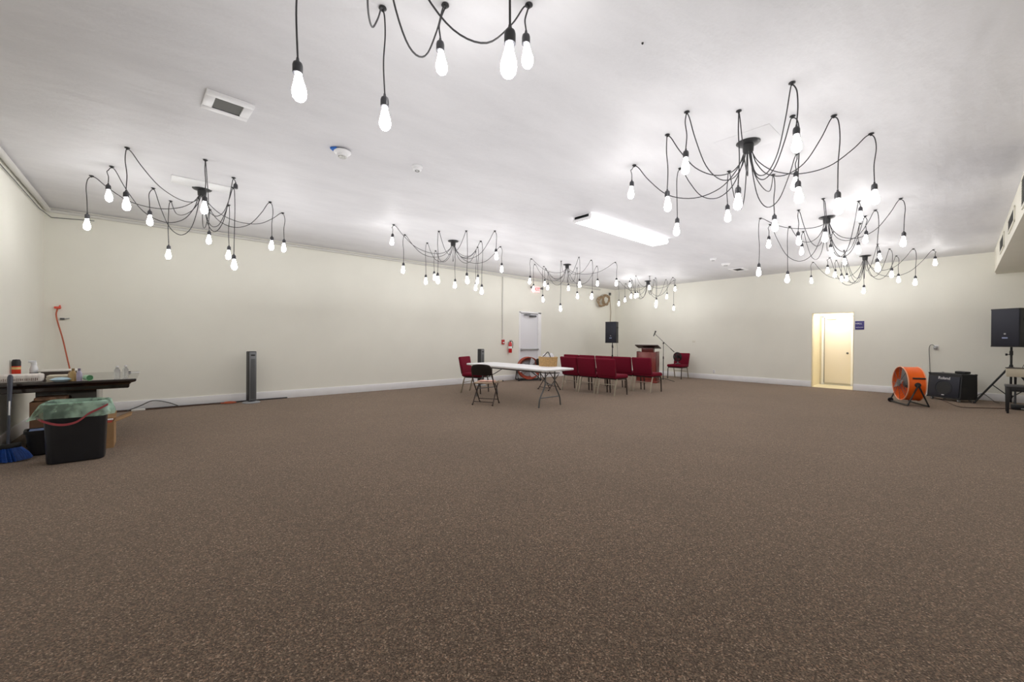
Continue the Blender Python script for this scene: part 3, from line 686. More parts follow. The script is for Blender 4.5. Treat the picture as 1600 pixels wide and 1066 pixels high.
# ------------------------------------------------------------------ brown metal folding chair
def fold_chair():
    t = thing('folding_chair', 'brown metal folding chair in front of the white table with a cloth on it', 'chair', (4.91, 6.35, 0), math.atan2(0.53, 0.85))
    mt = mat('brown_folding_metal', (0.055, 0.036, 0.03), 0.4, metal=0.3)
    # facing +X, back toward -X
    for sy in (-1, 1):
        y = sy * 0.205
        MB().tube([(-0.16, y, 0.45), (0.05, y, 0.2), (0.19, y, 0.0)], 0.011, 8).build('leg', mt, t)
        MB().tube([(0.14, y * 0.96, 0.40), (0.0, y * 0.98, 0.26), (-0.20, y, 0.0)], 0.011, 8).build('leg', mt, t)
    top = [(-0.16, -0.205, 0.45), (-0.24, -0.205, 0.62), (-0.275, -0.195, 0.72), (-0.292, -0.15, 0.775), (-0.296, 0, 0.79), (-0.292, 0.15, 0.775), (-0.275, 0.195, 0.72), (-0.24, 0.205, 0.62), (-0.16, 0.205, 0.45)]
    MB().tube(crom(top, 4), 0.011, 8).build('back_frame', mt, t)
    # curved back panel with rounded top
    vs = []; n = 12
    for j, (z, hw) in enumerate(((0.58, 0.20), (0.64, 0.20), (0.70, 0.198), (0.745, 0.18), (0.772, 0.145), (0.782, 0.10))):
        for i in range(n + 1):
            u = -1 + 2 * i / n; vs.append((-0.222 - 0.45 * (z - 0.58) + 0.0 - 0.02 * (1 - u * u), u * hw, z))
    fs = [[j * (n + 1) + i, j * (n + 1) + i + 1, (j + 1) * (n + 1) + i + 1, (j + 1) * (n + 1) + i] for j in range(5) for i in range(n)]
    m2 = MB().add(vs, fs, True); m2.add([(x + 0.006, y, z) for x, y, z in vs], fs, True)
    m2.build('backrest', mat('black_vinyl', (0.016, 0.012, 0.012), 0.45), t)
    MB().box((0.0, 0, 0.43), (0.38, 0.39, 0.022), 0.01, seg=3).build('seat', mat('beige_seat', (0.50, 0.37, 0.26), 0.6, var=0.15, vscale=12), t)
    MB().tube([(-0.145, -0.2, 0.06), (-0.145, 0.2, 0.06)], 0.008, 8).build('stretcher', mt, t)
    MB().tube([(0.13, -0.2, 0.085), (0.13, 0.2, 0.085)], 0.008, 8).build('stretcher', mt, t)
    me = MB().lathe([(0, 0), (0.015, 0), (0.015, 0.03), (0, 0.03)], 10).mesh('foot_cap', M_DKTUBE)
    for sx, y in ((0.188, 0.205), (0.188, -0.205), (-0.198, 0.205), (-0.198, -0.205)): inst('foot_cap', me, t, (sx, y, 0))
    return t
fc0 = fold_chair()
fc1 = copy_tree(fc0); fc1.location = (7.712, 7.054, 0); fc1.rotation_euler = (0, 0, -0.1)
for ch_ in fc1.children:
    if ch_.name.startswith('seat'):
        ch_.data = ch_.data.copy(); ch_.data.materials.clear(); ch_.data.materials.append(M_DKTUBE)
fc1.location.y += 0.12; fc1.location.x -= 0.13
fc1['label'] = 'folding chair half hidden behind the white table below the wicker basket'
t = thing('folded_cloth', 'crumpled pink and cream cloth lying on the folding chair seat', 'cloth', (4.93, 6.35, 0.442), 0.6)
vs = []; N_ = 14
for j in range(N_ + 1):
    for i in range(N_ + 1):
        x = -0.13 + 0.26 * i / N_; y = -0.16 + 0.32 * j / N_
        vs.append((x, y, 0.012 + 0.03 * abs(noise.noise(Vector((x * 14, y * 14, 1)))) * (1 - (abs(x) / 0.14) ** 3)))
fs = [[j * (N_ + 1) + i, j * (N_ + 1) + i + 1, (j + 1) * (N_ + 1) + i + 1, (j + 1) * (N_ + 1) + i] for j in range(N_) for i in range(N_)]
mc = MB().add(vs, fs, True); mc.add([(x, y, 0.0) for x, y, z in vs], fs, True)
mc.build('cloth', mat('pink_cloth', (0.72, 0.42, 0.33), 0.8, var=0.3, vscale=14), t)

# ------------------------------------------------------------------ podium
t = thing('podium', 'cherry red wooden podium with a slanted dark reading top', 'podium', (11.34, 6.60, 0), math.radians(18))
MB().box((0, 0, 0.46), (0.38, 0.55, 0.92), 0.006).build('body', M_CHERRY, t)
for sy in (-1, 1): MB().box((0.0, sy * 0.280, 0.47), (0.41, 0.03, 0.94), 0.004).build('side_panel', mat('dark_cherry_wood', (0.13, 0.022, 0.018), 0.3, var=0.2, vscale=7, stretch=(7, 7, 0.8)), t)
MB().box((0, 0, 0.03), (0.44, 0.62, 0.06), 0.008).build('plinth', M_CHERRY, t)
MB().box((0.02, 0, 0.985), (0.24, 0.34, 0.13), 0.004).build('neck', mat('dark_cherry_wood', (0.13, 0.022, 0.018)), t)
MB().box((0, 0, 0), (0.48, 0.68, 0.028), 0.006, Matrix.Translation((0, 0, 1.085)) @ Matrix.Rotation(0.20, 4, 'Y')).build('reading_top', mat('dark_taupe_top', (0.07, 0.05, 0.045), 0.35, var=0.1), t)

# ------------------------------------------------------------------ speakers and stands
def tripod(name, loc, h, spread, rz, label, collar=0.75, legr=0.014):
    t = thing(name, label, 'stand', loc, rz)
    MB().tube([(0, 0, 0.10), (0, 0, h)], 0.0175, 12).build('pole', M_BLACK, t)
    MB().lathe([(0.0, collar - 0.06), (0.028, collar - 0.06), (0.03, collar), (0.026, collar + 0.05), (0, collar + 0.05)], 16).build('collar', M_BLACK, t)
    MB().lathe([(0.0, h * 0.86), (0.026, h * 0.86), (0.026, h * 0.86 + 0.09), (0, h * 0.86 + 0.09)], 14).build('pole_clamp', M_BLACK, t)
    MB().tube([(0, 0, h * 0.87), (0.06, 0, h * 0.87)], 0.007).box((0.075, 0, h * 0.87), (0.03, 0.02, 0.045), 0.006).build('knob', M_BLACK, t)
    MB().lathe([(0, 0.14), (0.026, 0.14), (0.026, 0.2), (0, 0.2)], 14).build('lower_collar', M_BLACK, t)
    for k in range(3):
        a = 2 * PI * k / 3
        lg = MB().tube([(0.03 * math.cos(a), 0.03 * math.sin(a), collar), (spread * math.cos(a), spread * math.sin(a), 0.018)], legr, 8).build('leg', M_BLACK, t)
        MB().lathe([(0, 0), (0.02, 0), (0.02, 0.03), (0, 0.035)], 10, None, (spread * math.cos(a), spread * math.sin(a), 0)).build('rubber_foot', M_DARK, lg)
        m_ = 0.5
        MB().tube([(0.026 * math.cos(a), 0.026 * math.sin(a), 0.17), (spread * 0.5 * math.cos(a), spread * 0.5 * math.sin(a), collar * 0.5 + 0.01)], legr * 0.5, 6).build('brace', M_BLACK, t)
    return t
def speaker(loc, rz, wid, hei, dep_, label):
    # front faces -Y in local space
    t = thing('loudspeaker', label, 'speaker', loc, rz)
    o = [(-wid / 2, -dep_ / 2), (wid / 2, -dep_ / 2), (wid / 2, dep_ * 0.1), (wid * 0.34, dep_ / 2), (-wid * 0.34, dep_ / 2), (-wid / 2, dep_ * 0.1)]
    MB().prism(o, 0, hei).build('cabinet', M_SPKR, t)
    MB().box((0, -dep_ / 2 - 0.006, hei / 2), (wid * 0.95, 0.014, hei * 0.955), 0.005).build('grille', M_MESH, t)
    for z in (0.012, hei - 0.012):
        MB().box((0, -dep_ * 0.2, z), (wid + 0.012, dep_ * 0.62, 0.024), 0.006).build('edge_band', M_BLACK, t)
    for sx in (-1, 1):
        MB().box((sx * (wid / 2 + 0.001), -dep_ * 0.15, hei * 0.72), (0.012, 0.15, 0.055), 0.004).build('side_handle', M_DARK, t)
    MB().lathe([(0, 0), (0.016, 0), (0.016, 0.004), (0, 0.005)], 16, Matrix.Translation((0.0, -dep_ / 2 - 0.013, hei * 0.34)) @ Matrix.Rotation(PI / 2, 4, 'X')).build('badge', M_STEEL, t)
    MB().box((0, -dep_ / 2 - 0.0135, hei * 0.235), (0.085, 0.004, 0.026), 0.001).build('nameplate', mat('pale_blue_plate', (0.35, 0.42, 0.65), 0.4), t)
    return t
fs_ = (12.262, 8.529, 1.244)
tripod('speaker_stand', (fs_[0], fs_[1], 0), 1.172, 0.42, 0.3, 'black tripod stand under the speaker in the far corner', 0.70)
speaker((fs_[0], fs_[1], 1.175), math.radians(193 + 90), 0.40, 0.75, 0.34, 'black loudspeaker high on its stand in the far corner')
pR = (13.33, -0.50)
tripod('speaker_stand', (pR[0], pR[1], 0), 1.197, 0.56, math.radians(118), 'black tripod stand under the speaker at the right edge', 0.78, 0.018)
speaker((pR[0] + 0.0, pR[1] - 0.02, 1.20), math.radians(149 + 90), 0.44, 0.79, 0.42, 'large black loudspeaker at the right edge of the photo')

# mic stand
mp_ = (11.715, 6.365, 0.0)
P0 = Vector((11.9, 6.46 - 0.06, 0))
t = thing('microphone_stand', 'thin black boom microphone stand right of the podium', 'microphone stand', P0)
MB().tube([(0, 0, 0.05), (0, 0, 0.75)], 0.012, 8).tube([(0, 0, 0.7), (0, 0, 1.20)], 0.008, 8).build('pole', M_BLACK, t)
for k in range(3):
    a = 2 * PI * k / 3 - 1.05; MB().tube([(0, 0, 0.10), (0.33 * math.cos(a), 0.33 * math.sin(a), 0.012)], 0.008, 6).build('leg', M_BLACK, t)
MB().lathe([(0, 1.17), (0.02, 1.17), (0.022, 1.21), (0, 1.225)], 12).lathe([(0, 0.70), (0.017, 0.70), (0.017, 0.78), (0, 0.78)], 10).build('clutch', M_BLACK, t)
q = Vector((0.75, -0.66, 0))
MB().tube([q * -0.26 + Vector((0, 0, 1.47)), q * 0.33 + Vector((0, 0, 0.93))], 0.007, 8).tube([q * 0.22 + Vector((0, 0, 1.03)), q * 0.34 + Vector((0, 0, 0.92))], 0.012, 8).build('boom', M_BLACK, t)
a0 = q * -0.28 + Vector((0, 0, 1.44))
mic = MB().tube([a0 + q * -0.03 + Vector((0, 0, -0.03)), a0 + q * 0.02 + Vector((0, 0, 0.09))], [0.013, 0.018], 10)
mic.lathe([(0.0, -0.026), (0.016, -0.022), (0.026, 0), (0.02, 0.018), (0, 0.026)], 14, Matrix.Translation(a0 + q * 0.028 + Vector((0, 0, 0.115))))
tag(mic.build('microphone', M_BLACK), None, None).location = P0
bpy.data.objects['microphone']['label'] = 'black handheld microphone clipped to the end of the boom'; bpy.data.objects['microphone']['category'] = 'microphone'

# desk fan on the far chair
fx, fy = 13.16, 6.56
t = thing('desk_fan', 'small black desk fan standing on the far red chair', 'fan', (fx, fy, 0.498), math.radians(165))
MB().lathe([(0, 0), (0.085, 0), (0.085, 0.012), (0.03, 0.03), (0, 0.03)], 20).build('base', M_GREYTUBE, t)
MB().tube([(0, 0, 0.02), (0, 0, 0.15)], 0.014, 8).build('post', M_STEEL, t)
Rh = Matrix.Translation((0, 0, 0.235)) @ Matrix.Rotation(PI / 2, 4, 'Y')
MB().lathe([(0, -0.10), (0.045, -0.09), (0.05, -0.03), (0.03, 0.0), (0, 0.0)], 16, Rh).build('motor', M_BLACK, t)
cg = MB()
for rr, zz in ((0.15, 0.02), (0.145, 0.045), (0.145, -0.005)): cg.tube([Rh @ Vector((rr * math.cos(a), rr * math.sin(a), zz)) for a in [2 * PI * k / 32 for k in range(32)]], 0.009, 6, True)
for k in range(20):
    a = 2 * PI * k / 20
    cg.tube([Rh @ Vector((0.02 * math.cos(a), 0.02 * math.sin(a), 0.06)), Rh @ Vector((0.1 * math.cos(a), 0.1 * math.sin(a), 0.058)), Rh @ Vector((0.148 * math.cos(a), 0.148 * math.sin(a), 0.02)), Rh @ Vector((0.1 * math.cos(a), 0.1 * math.sin(a), -0.018)), Rh @ Vector((0.04 * math.cos(a), 0.04 * math.sin(a), -0.02))], 0.0040, 5)
cg.build('cage', M_BLACK, t)
def blade_mesh(r0, r1, w0, w1, tw, m, name='blade'):
    vs = []; n = 6
    for i in range(n + 1):
        u = i / n; r = r0 + (r1 - r0) * u; w_ = w0 + (w1 - w0) * u; a = tw * (1 - 0.4 * u)
        for sgn in (-1, 1): vs.append((r, sgn * w_ / 2 * math.cos(a) + 0.15 * w_ * u, sgn * w_ / 2 * math.sin(a)))
    fs = [[2 * i, 2 * i + 1, 2 * i + 3, 2 * i + 2] for i in range(n)]
    o = MB().add(vs, fs, True); o.add([(x, y, z + 0.003) for x, y, z in vs], fs, True)
    return o.mesh(name, m)
bm_ = blade_mesh(0.03, 0.13, 0.05, 0.085, 0.5, mat('dark_blade', (0.03, 0.035, 0.035), 0.3))
for k in range(4):
    o = inst('blade', bm_, t); o.matrix_local = Rh @ Matrix.Translation((0, 0, 0.02)) @ Matrix.Rotation(k * PI / 2, 4, 'Z')

# ------------------------------------------------------------------ drum fans
def drum_fan(loc, az, R_, dep_, label, zc_, m_in, shell=M_ORANGE, frame=M_BLACK, grey_blades=None):
    # drum axis along local +X (front face toward +X)
    t = thing('drum_fan', label, 'fan', loc, az)
    Rx = Matrix.Translation((0, 0, zc_)) @ Matrix.Rotation(PI / 2, 4, 'Y')
    d = MB(); n = 48; pr_ = [(R_, -dep_ / 2), (R_ + 0.008, -dep_ / 2), (R_ + 0.004, -dep_ / 2 + 0.02), (R_ + 0.004, dep_ / 2 - 0.02), (R_ + 0.010, dep_ / 2), (R_ - 0.002, dep_ / 2), (R_ - 0.004, dep_ / 2 - 0.02), (R_ - 0.004, -dep_ / 2 + 0.02), (R_, -dep_ / 2)]
    vs = []; fs = []
    for r, z in pr_:
        for k in range(n): vs.append((r * math.cos(2 * PI * k / n), r * math.sin(2 * PI * k / n), z))
    for i in range(len(pr_) - 1):
        for k in range(n): fs.append([i * n + k, i * n + (k + 1) % n, (i + 1) * n + (k + 1) % n, (i + 1) * n + k])
    d.add(vs, fs, True, Rx); d.build('drum', shell, t)
    rim = MB()
    for z in (-dep_ / 2, dep_ / 2): rim.tube([Rx @ Vector(((R_ + 0.006) * math.cos(2 * PI * k / 48), (R_ + 0.006) * math.sin(2 * PI * k / 48), z)) for k in range(48)], 0.010, 6, True)
    rim.build('rim', mat('pale_orange_rim', (0.90, 0.42, 0.25), 0.35) if shell is M_ORANGE else shell, t)
    for sg_, nm in ((1, 'front_guard'), (-1, 'rear_guard')):
        g = MB(); zf = sg_ * (dep_ / 2 + 0.004)
        for rr in [R_ * f_ for f_ in (0.22, 0.36, 0.50, 0.64, 0.78, 0.91)]:
            g.tube([Rx @ Vector((rr * math.cos(2 * PI * k / 40), rr * math.sin(2 * PI * k / 40), zf + sg_ * 0.02 * (1 - (rr / R_) ** 2))) for k in range(40)], 0.0016, 4, True)
        for k in range(8):
            a = 2 * PI * k / 8; g.tube([Rx @ Vector((0.05 * math.cos(a), 0.05 * math.sin(a), zf + sg_ * 0.02)), Rx @ Vector((R_ * math.cos(a), R_ * math.sin(a), zf))], 0.004, 5)
        g.build(nm, M_GREYTUBE, t)
    if grey_blades:
        ring = MB(); n = 48; pr2 = [(R_ - 0.075, dep_ / 2 - 0.10), (R_ - 0.002, dep_ / 2 - 0.005), (R_ - 0.002, dep_ / 2 - 0.015), (R_ - 0.075, dep_ / 2 - 0.11)]
        vs = [(r * math.cos(2 * PI * k / n), r * math.sin(2 * PI * k / n), z) for r, z in pr2 for k in range(n)]
        ring.add(vs, [[i * n + k, i * n + (k + 1) % n, ((i + 1) % 4) * n + (k + 1) % n, ((i + 1) % 4) * n + k] for i in range(4) for k in range(n)], True, Rx)
        ring.build('venturi_ring', shell, t)
        MB().lathe([(0, -dep_ / 2 + 0.02), (R_ - 0.01, -dep_ / 2 + 0.02), (R_ - 0.01, -dep_ / 2 + 0.012), (0, -dep_ / 2 + 0.012)], 32, Rx).build('rear_plate', grey_blades, t)
    MB().lathe([(0, dep_ / 2 + 0.03), (0.055, dep_ / 2 + 0.028), (0.06, dep_ / 2 + 0.015), (0, dep_ / 2 + 0.01)], 20, Rx).build('guard_hub', M_GREYTUBE, t)
    MB().lathe([(0, -0.10), (0.085, -0.10), (0.09, 0.04), (0.06, 0.07), (0, 0.07)], 20, Rx).build('motor', M_GREYTUBE, t)
    bl = blade_mesh(0.07, R_ * 0.93, 0.13, 0.20, 0.55, grey_blades or M_STEEL)
    for k in range(3):
        o = inst('blade', bl, t); o.matrix_local = Rx @ Matrix.Translation((0, 0, 0.09)) @ Matrix.Rotation(k * 2 * PI / 3 + 0.5, 4, 'Z')
    s_ = R_ + 0.035
    for sy in (-1, 1):
        MB().tube([(0.0, sy * s_, zc_), (0.16, sy * s_, 0.03), (-0.16, sy * s_, 0.03), (0.0, sy * s_, zc_)], 0.016, 8).build('side_frame', frame, t)
        MB().lathe([(0, 0), (0.045, 0), (0.05, 0.02), (0.03, 0.03), (0, 0.03)], 14, Matrix.Translation((0, sy * (s_ - 0.035), zc_)) @ Matrix.Rotation(-sy * PI / 2, 4, 'X')).build('pivot_knob', frame, t)
        MB().lathe([(0, -0.016), (0.045, -0.016), (0.05, 0), (0.045, 0.016), (0, 0.016)], 18, Matrix.Translation((0.16, sy * (s_ - 0.02), 0.05)) @ Matrix.Rotation(PI / 2, 4, 'X')).build('wheel', frame, t) if sy < 0 or not grey_blades is None else None
    MB().tube([(0.16, -s_, 0.03), (0.16, s_, 0.03)], 0.016, 8).tube([(-0.16, -s_, 0.03), (-0.16, s_, 0.03)], 0.016, 8).build('base_bar', frame, t)
    MB().box((-0.03, (R_ - 0.02), zc_ + 0.13), (0.19, 0.05, 0.03), 0.006, None).build('handle', M_DARK, t)
    return t
drum_fan((11.62, 0.888, 0), math.radians(116), 0.335, 0.27, 'bright orange drum fan standing left of the amplifier', 0.435, M_ORANGE)
lf = (8.734, 9.12, 0.415)
drum_fan((lf[0], 9.16, 0), math.radians(-118), 0.33, 0.24, 'round floor fan with a worn red rim in front of the exit door', 0.39, None,
         shell=mat('worn_red_drum', (0.42, 0.065, 0.03), 0.5), grey_blades=mat('white_fan_blade', (0.75, 0.77, 0.82), 0.4))

# ------------------------------------------------------------------ tower heaters
def tower(loc, rz, label, h=1.0):
    t = thing('tower_heater', label, 'heater', loc, rz)      # front toward -Y
    MB().lathe([(0, 0), (0.15, 0), (0.155, 0.008), (0.14, 0.02), (0.05, 0.028), (0, 0.028)], 28).build('base', mat('grey_base', (0.34, 0.35, 0.37), 0.35), t)
    MB().box((0, 0, h / 2 + 0.02), (0.14, 0.13, h - 0.03), 0.014, seg=3).build('body', mat('dark_tower_shell', (0.03, 0.031, 0.034), 0.4), t)
    MB().box((0, -0.068, h / 2 + 0.02), (0.128, 0.012, h - 0.06), 0.005).build('front_panel', mat('grey_tower_front', (0.17, 0.175, 0.185), 0.35, metal=0.3), t)
    MB().box((0.0, -0.077, h * 0.47), (0.075, 0.006, h * 0.78), 0.003).build('grille_insert', mat('mid_grey_insert', (0.10, 0.105, 0.11), 0.5), t)
    me = MB().box((0, 0, 0), (0.07, 0.004, 0.004)).mesh('slat', M_GREYTUBE)
    for i in range(30): inst('slat', me, t, (0, -0.081, h * 0.09 + i * h * 0.0255))
    MB().box((0, -0.076, h * 0.93), (0.07, 0.004, 0.03), 0.002).build('control_panel', M_DARK, t)
    return t
tower((1.42, 9.33, 0), math.radians(12), 'tall grey tower heater nearest the dark desk on the left wall')
t2 = (6.696, 8.907, 0.0)
tower((6.78, 9.02, 0), math.radians(12), 'grey tower heater standing behind the left end of the white table')
# bits on the floor by the left wall
sp = (8.021, 9.624, 0.0)
t = thing('power_adapter', 'small tan adapter with a dark plug on the floor by the left wall', 'adapter', (sp[0] - 0.25, 9.38, 0), 0.3)
MB().box((0, 0, 0.022), (0.16, 0.08, 0.044), 0.008).build('case', mat('tan_plastic', (0.55, 0.45, 0.35), 0.5), t); MB().box((0.13, 0, 0.02), (0.07, 0.05, 0.04), 0.006).build('plug', M_DARK, t)

# ------------------------------------------------------------------ amplifier
amp = (13.22, 0.33)
t = thing('keyboard_amplifier', 'black combo amplifier on the floor right of the orange fan', 'amplifier', (amp[0], amp[1], 0), math.radians(142 + 90))
# front toward -Y, wedge profile
Wd = 0.66
prof = [(-0.20, 0.06), (-0.155, 0.60), (0.18, 0.60), (0.19, 0.06)]
My = Matrix(((0, 0, 1, 0), (1, 0, 0, 0), (0, 1, 0, 0), (0, 0, 0, 1)))
MB().prism(prof, -Wd / 2, Wd / 2, My).build('cabinet', M_SPKR, t)
tl = math.atan2(0.045, 0.51)
Fm = Matrix.Translation((0, -0.180, 0.315)) @ Matrix.Rotation(-tl, 4, 'X')
MB().box((0, -0.006, 0), (Wd * 0.90, 0.012, 0.44), 0.004, Fm).build('grille', M_MESH, t)
cone = MB().tube([Fm @ Vector((0.165 * math.cos(2 * PI * k / 40), -0.012, -0.035 + 0.165 * math.sin(2 * PI * k / 40))) for k in range(40)], 0.006, 6, True)
cone.build('cone_ring', M_SPKR, t)
MB().lathe([(0.0, 0), (0.14, 0), (0.14, 0.003), (0, 0.003)], 36, Fm @ Matrix.Translation((0, -0.0115, -0.035)) @ Matrix.Rotation(PI / 2, 4, 'X')).build('cone_cover', M_SPKR, t)
lettering('Roland', 0.085, M_WHITE, t, Fm @ face_matrix((0.0, -0.0145, 0.18), (1, 0, 0), (0, 0, 1)), depth=0.001)
MB().box((0, -0.014, -0.185), (0.05, 0.004, 0.016), 0.001, Fm).build('badge', M_WHITE, t)
me = MB().box((0, 0, 0), (0.035, 0.035, 0.035), 0.008).mesh('corner_guard', M_BLACK)
for sx in (-1, 1):
    for y, z in ((-0.195, 0.075), (0.18, 0.075), (-0.15, 0.59), (0.17, 0.59)): inst('corner_guard', me, t, (sx * (Wd / 2 - 0.012), y, z))
me = MB().lathe([(0, -0.014), (0.028, -0.014), (0.03, 0), (0.028, 0.014), (0, 0.014)], 14, Matrix.Rotation(PI / 2, 4, 'Y')).mesh('caster', M_STEEL)
for sx in (-1, 1):
    for y in (-0.15, 0.14): inst('caster', me, t, (sx * (Wd / 2 - 0.07), y, 0.03))
t = thing('small_case', 'small black case lying on the top of the amplifier', 'case', (13.28, 0.17, 0.602), math.radians(232))
MB().box((0, 0, 0.025), (0.20, 0.14, 0.05), 0.012).build('case_body', M_BLACK, t); MB().tube(crom([(-0.05, -0.07, 0.03), (-0.04, -0.09, 0.035), (0.04, -0.09, 0.035), (0.05, -0.07, 0.03)], 4), 0.005).build('handle', M_DARK, t)

# keyboard and bench at the right edge
t = thing('stage_keyboard', 'cream electric keyboard cut by the right edge behind the black bench', 'keyboard', (12.93, -0.42, 0.60))
MB().box((0, -0.5, 0.095), (0.34, 1.0, 0.17), 0.008).build('body', mat('cream_wood_body', (0.60, 0.54, 0.42), 0.45, var=0.08, vscale=6), t)
MB().box((-0.175, -0.72, 0.04), (0.02, 0.88, 0.22), 0.03, seg=3).build('front_panel', M_BLACK, t)
MB().box((0, -0.5, 0.183), (0.36, 1.02, 0.01), 0.003).build('lid', M_DKTUBE, t)
for y in (-0.12, -0.88):
    MB().tube([(-0.14, y, 0.0), (0.14, y, -0.58)], 0.014, 8).tube([(0.14, y, 0.0), (-0.14, y, -0.58)], 0.014, 8).build('leg', M_BLACK, t)
MB().tube([(0, -0.12, -0.28), (0, -0.88, -0.28)], 0.012).build('cross_bar', M_BLACK, t)
t = thing('piano_bench', 'black wooden bench with tapered legs at the right edge', 'bench', (11.84, -0.72, 0), 0.0)
MB().box((0, 0, 0.495), (0.40, 0.70, 0.035), 0.008).build('seat', mat('dark_bench_top', (0.07, 0.068, 0.072), 0.4), t)
MB().box((0, 0, 0.44), (0.34, 0.64, 0.075), 0.004).build('apron', M_BLACK, t)
for sx in (-1, 1):
    for sy in (-1, 1):
        MB().box((sx * 0.165, sy * 0.315, 0.24), (0.05, 0.05, 0.48), 0.004, taper=(0.6, 0.6)).build('leg', M_BLACK, t)
t = thing('pedal_box', 'black low pedal unit on the floor beneath the cream keyboard', 'pedal', (12.5, -0.62, 0), 0.0)
MB().box((0, 0, 0.05), (0.25, 0.30, 0.09), 0.015).build('housing', M_BLACK, t); MB().box((-0.15, 0, 0.035), (0.10, 0.06, 0.02), 0.006).build('pedal', M_STEEL, t)

# cables on the floor at the right
def fl(px_pts, r=0.006, z=None): return [(x, y, r + (h or 0)) for x, y, h in px_pts]
c1 = [(14.4, 0.679, 0.0), (13.906, 0.571, 0.0), (12.627, 0.358, -0.0), (12.003, 0.184, 0.0), (12.136, -0.067, 0.0), (12.409, -0.378, 0.0), (12.514, -0.555, 0.0)]
c1 = [(min(p_[0], 13.5), p_[1], 0.007) for p_ in c1]
tag(MB().tube(crom(c1, 6), 0.007, 6).build('floor_cable', M_BRCORD), 'thin brown cable curving over the carpet from the amplifier to the bench', 'cable')
c2 = [(13.42, 0.08, 0.01), (13.6, -0.02, 0.10), (13.72, -0.12, 0.16), (13.74, -0.22, 0.08), (13.6, -0.3, 0.01), (13.45, -0.35, 0.01)]
tag(MB().tube(crom(c2, 6), 0.006, 6).build('floor_cable', M_CORD), 'dark cable looping up behind the amplifier toward the tripod', 'cable')
c3 = [(13.46, -0.74, 1.19), (13.45, -0.72, 1.0), (13.44, -0.66, 0.80), (13.47, -0.60, 0.62)]
tag(MB().tube(crom(c3, 6), 0.005, 6).build('speaker_cable', M_CORD), 'thin cable hanging from the right edge loudspeaker', 'cable')
c3 = [(fs_[0] + 0.12, fs_[1] - 0.10, 1.18), (fs_[0] + 0.14, fs_[1] - 0.12, 0.8), (fs_[0] + 0.1, fs_[1] - 0.1, 0.3), (fs_[0] + 0.05, fs_[1] - 0.1, 0.01)]
tag(MB().tube(crom(c3, 6), 0.004, 6).build('speaker_cable', M_CORD), 'thin cable hanging from the far corner loudspeaker', 'cable')

# ------------------------------------------------------------------ desk corner
dx0, dx1, dy0, dy1, dz = XL + 0.012, -0.17, 6.81, 8.27, 0.76
t = thing('conference_desk', 'glossy dark wood desk top with stepped edge in the left corner', 'desk', ((dx0 + dx1) / 2, (dy0 + dy1) / 2, 0))
hx_, hy_ = (dx1 - dx0) / 2, (dy1 - dy0) / 2
def ring_loft(levels, m, name, parent):
    vs = []; fs = []
    for ins, z in levels:
        vs += [(-hx_ + 0.0, -hy_ + ins, z), (hx_ - ins, -hy_ + ins, z), (hx_ - ins, hy_ - ins, z), (-hx_ + 0.0, hy_ - ins, z)]
    n = len(levels)
    for i in range(n - 1):
        for k in range(4): fs.append([i * 4 + k, i * 4 + (k + 1) % 4, (i + 1) * 4 + (k + 1) % 4, (i + 1) * 4 + k])
    fs.append([0, 1, 2, 3][::-1]); fs.append([(n - 1) * 4 + k for k in range(4)])
    return MB().add(vs, fs).build(name, m, parent)
ring_loft([(0.075, dz - 0.115), (0.065, dz - 0.105), (0.062, dz - 0.07), (0.045, dz - 0.05), (0.02, dz - 0.04), (0.004, dz - 0.032), (0.0, dz - 0.024), (0.0, dz - 0.006), (0.006, dz)], M_DESK, 'desktop', t)
MB().box((-0.06, 0.05, 0.33), (0.50, 0.80, 0.64), 0.004).build('pedestal', M_DESK, t)
MB().box((-0.06, 0.05, 0.03), (0.62, 0.92, 0.06), 0.008).build('foot', M_DESK, t)

def on_desk(name, label, cat, x, y, rz=0.0): return thing(name, label, cat, (x, y, dz), rz)
p1 = (-1.255, 7.634, 0.76)
t = on_desk('spray_can', 'red and yellow spray can with a black cap at the left of the desk', 'spray can', p1[0], p1[1])
MB().lathe([(0, 0), (0.036, 0), (0.038, 0.006), (0.038, 0.150)], 24).build('can_body', mat('red_yellow_label', (0.75, 0.05, 0.02), 0.35), t)
MB().lathe([(0.0384, 0.03), (0.0384, 0.05)], 24).lathe([(0.0384, 0.110), (0.0384, 0.138)], 24).build('label_band', mat('yellow_label', (0.85, 0.62, 0.25), 0.4), t)
MB().lathe([(0.038, 0.150), (0.0385, 0.20), (0.029, 0.228), (0, 0.232)], 24).build('cap', M_BLACK, t)
p1 = (-1.124, 7.69, 0.76)
t = on_desk('spray_bottle', 'white spray bottle with a grey band next to the red can', 'bottle', p1[0], p1[1])
MB().lathe([(0, 0), (0.034, 0), (0.037, 0.01), (0.037, 0.105), (0.026, 0.145), (0.020, 0.16), (0, 0.16)], 20).build('bottle_body', mat('white_bottle', (0.80, 0.81, 0.84), 0.3), t)
MB().lathe([(0.0374, 0.05), (0.0374, 0.062)], 20).build('label_band', M_GREYTUBE, t)
MB().lathe([(0, 0.155), (0.026, 0.155), (0.026, 0.185), (0, 0.187)], 14).box((-0.012, 0, 0.197), (0.065, 0.03, 0.028), 0.006).build('spray_head', mat('white_bottle', (0.8, 0.81, 0.84)), t)
t = on_desk('paper_bundle', 'long white bundle with brown print along the front left desk edge', 'paper', -1.105, 6.97)
MB().box((0, 0, 0.045), (0.31, 0.20, 0.09), 0.02, seg=3).build('wrapper', mat('printed_white_paper', (0.74, 0.69, 0.66), 0.6, var=0.18, vscale=30), t)
bar = MB().box((0, 0, 0), (0.006, 0.003, 0.036)).mesh('print_mark', mat('brown_print', (0.22, 0.15, 0.13), 0.6))
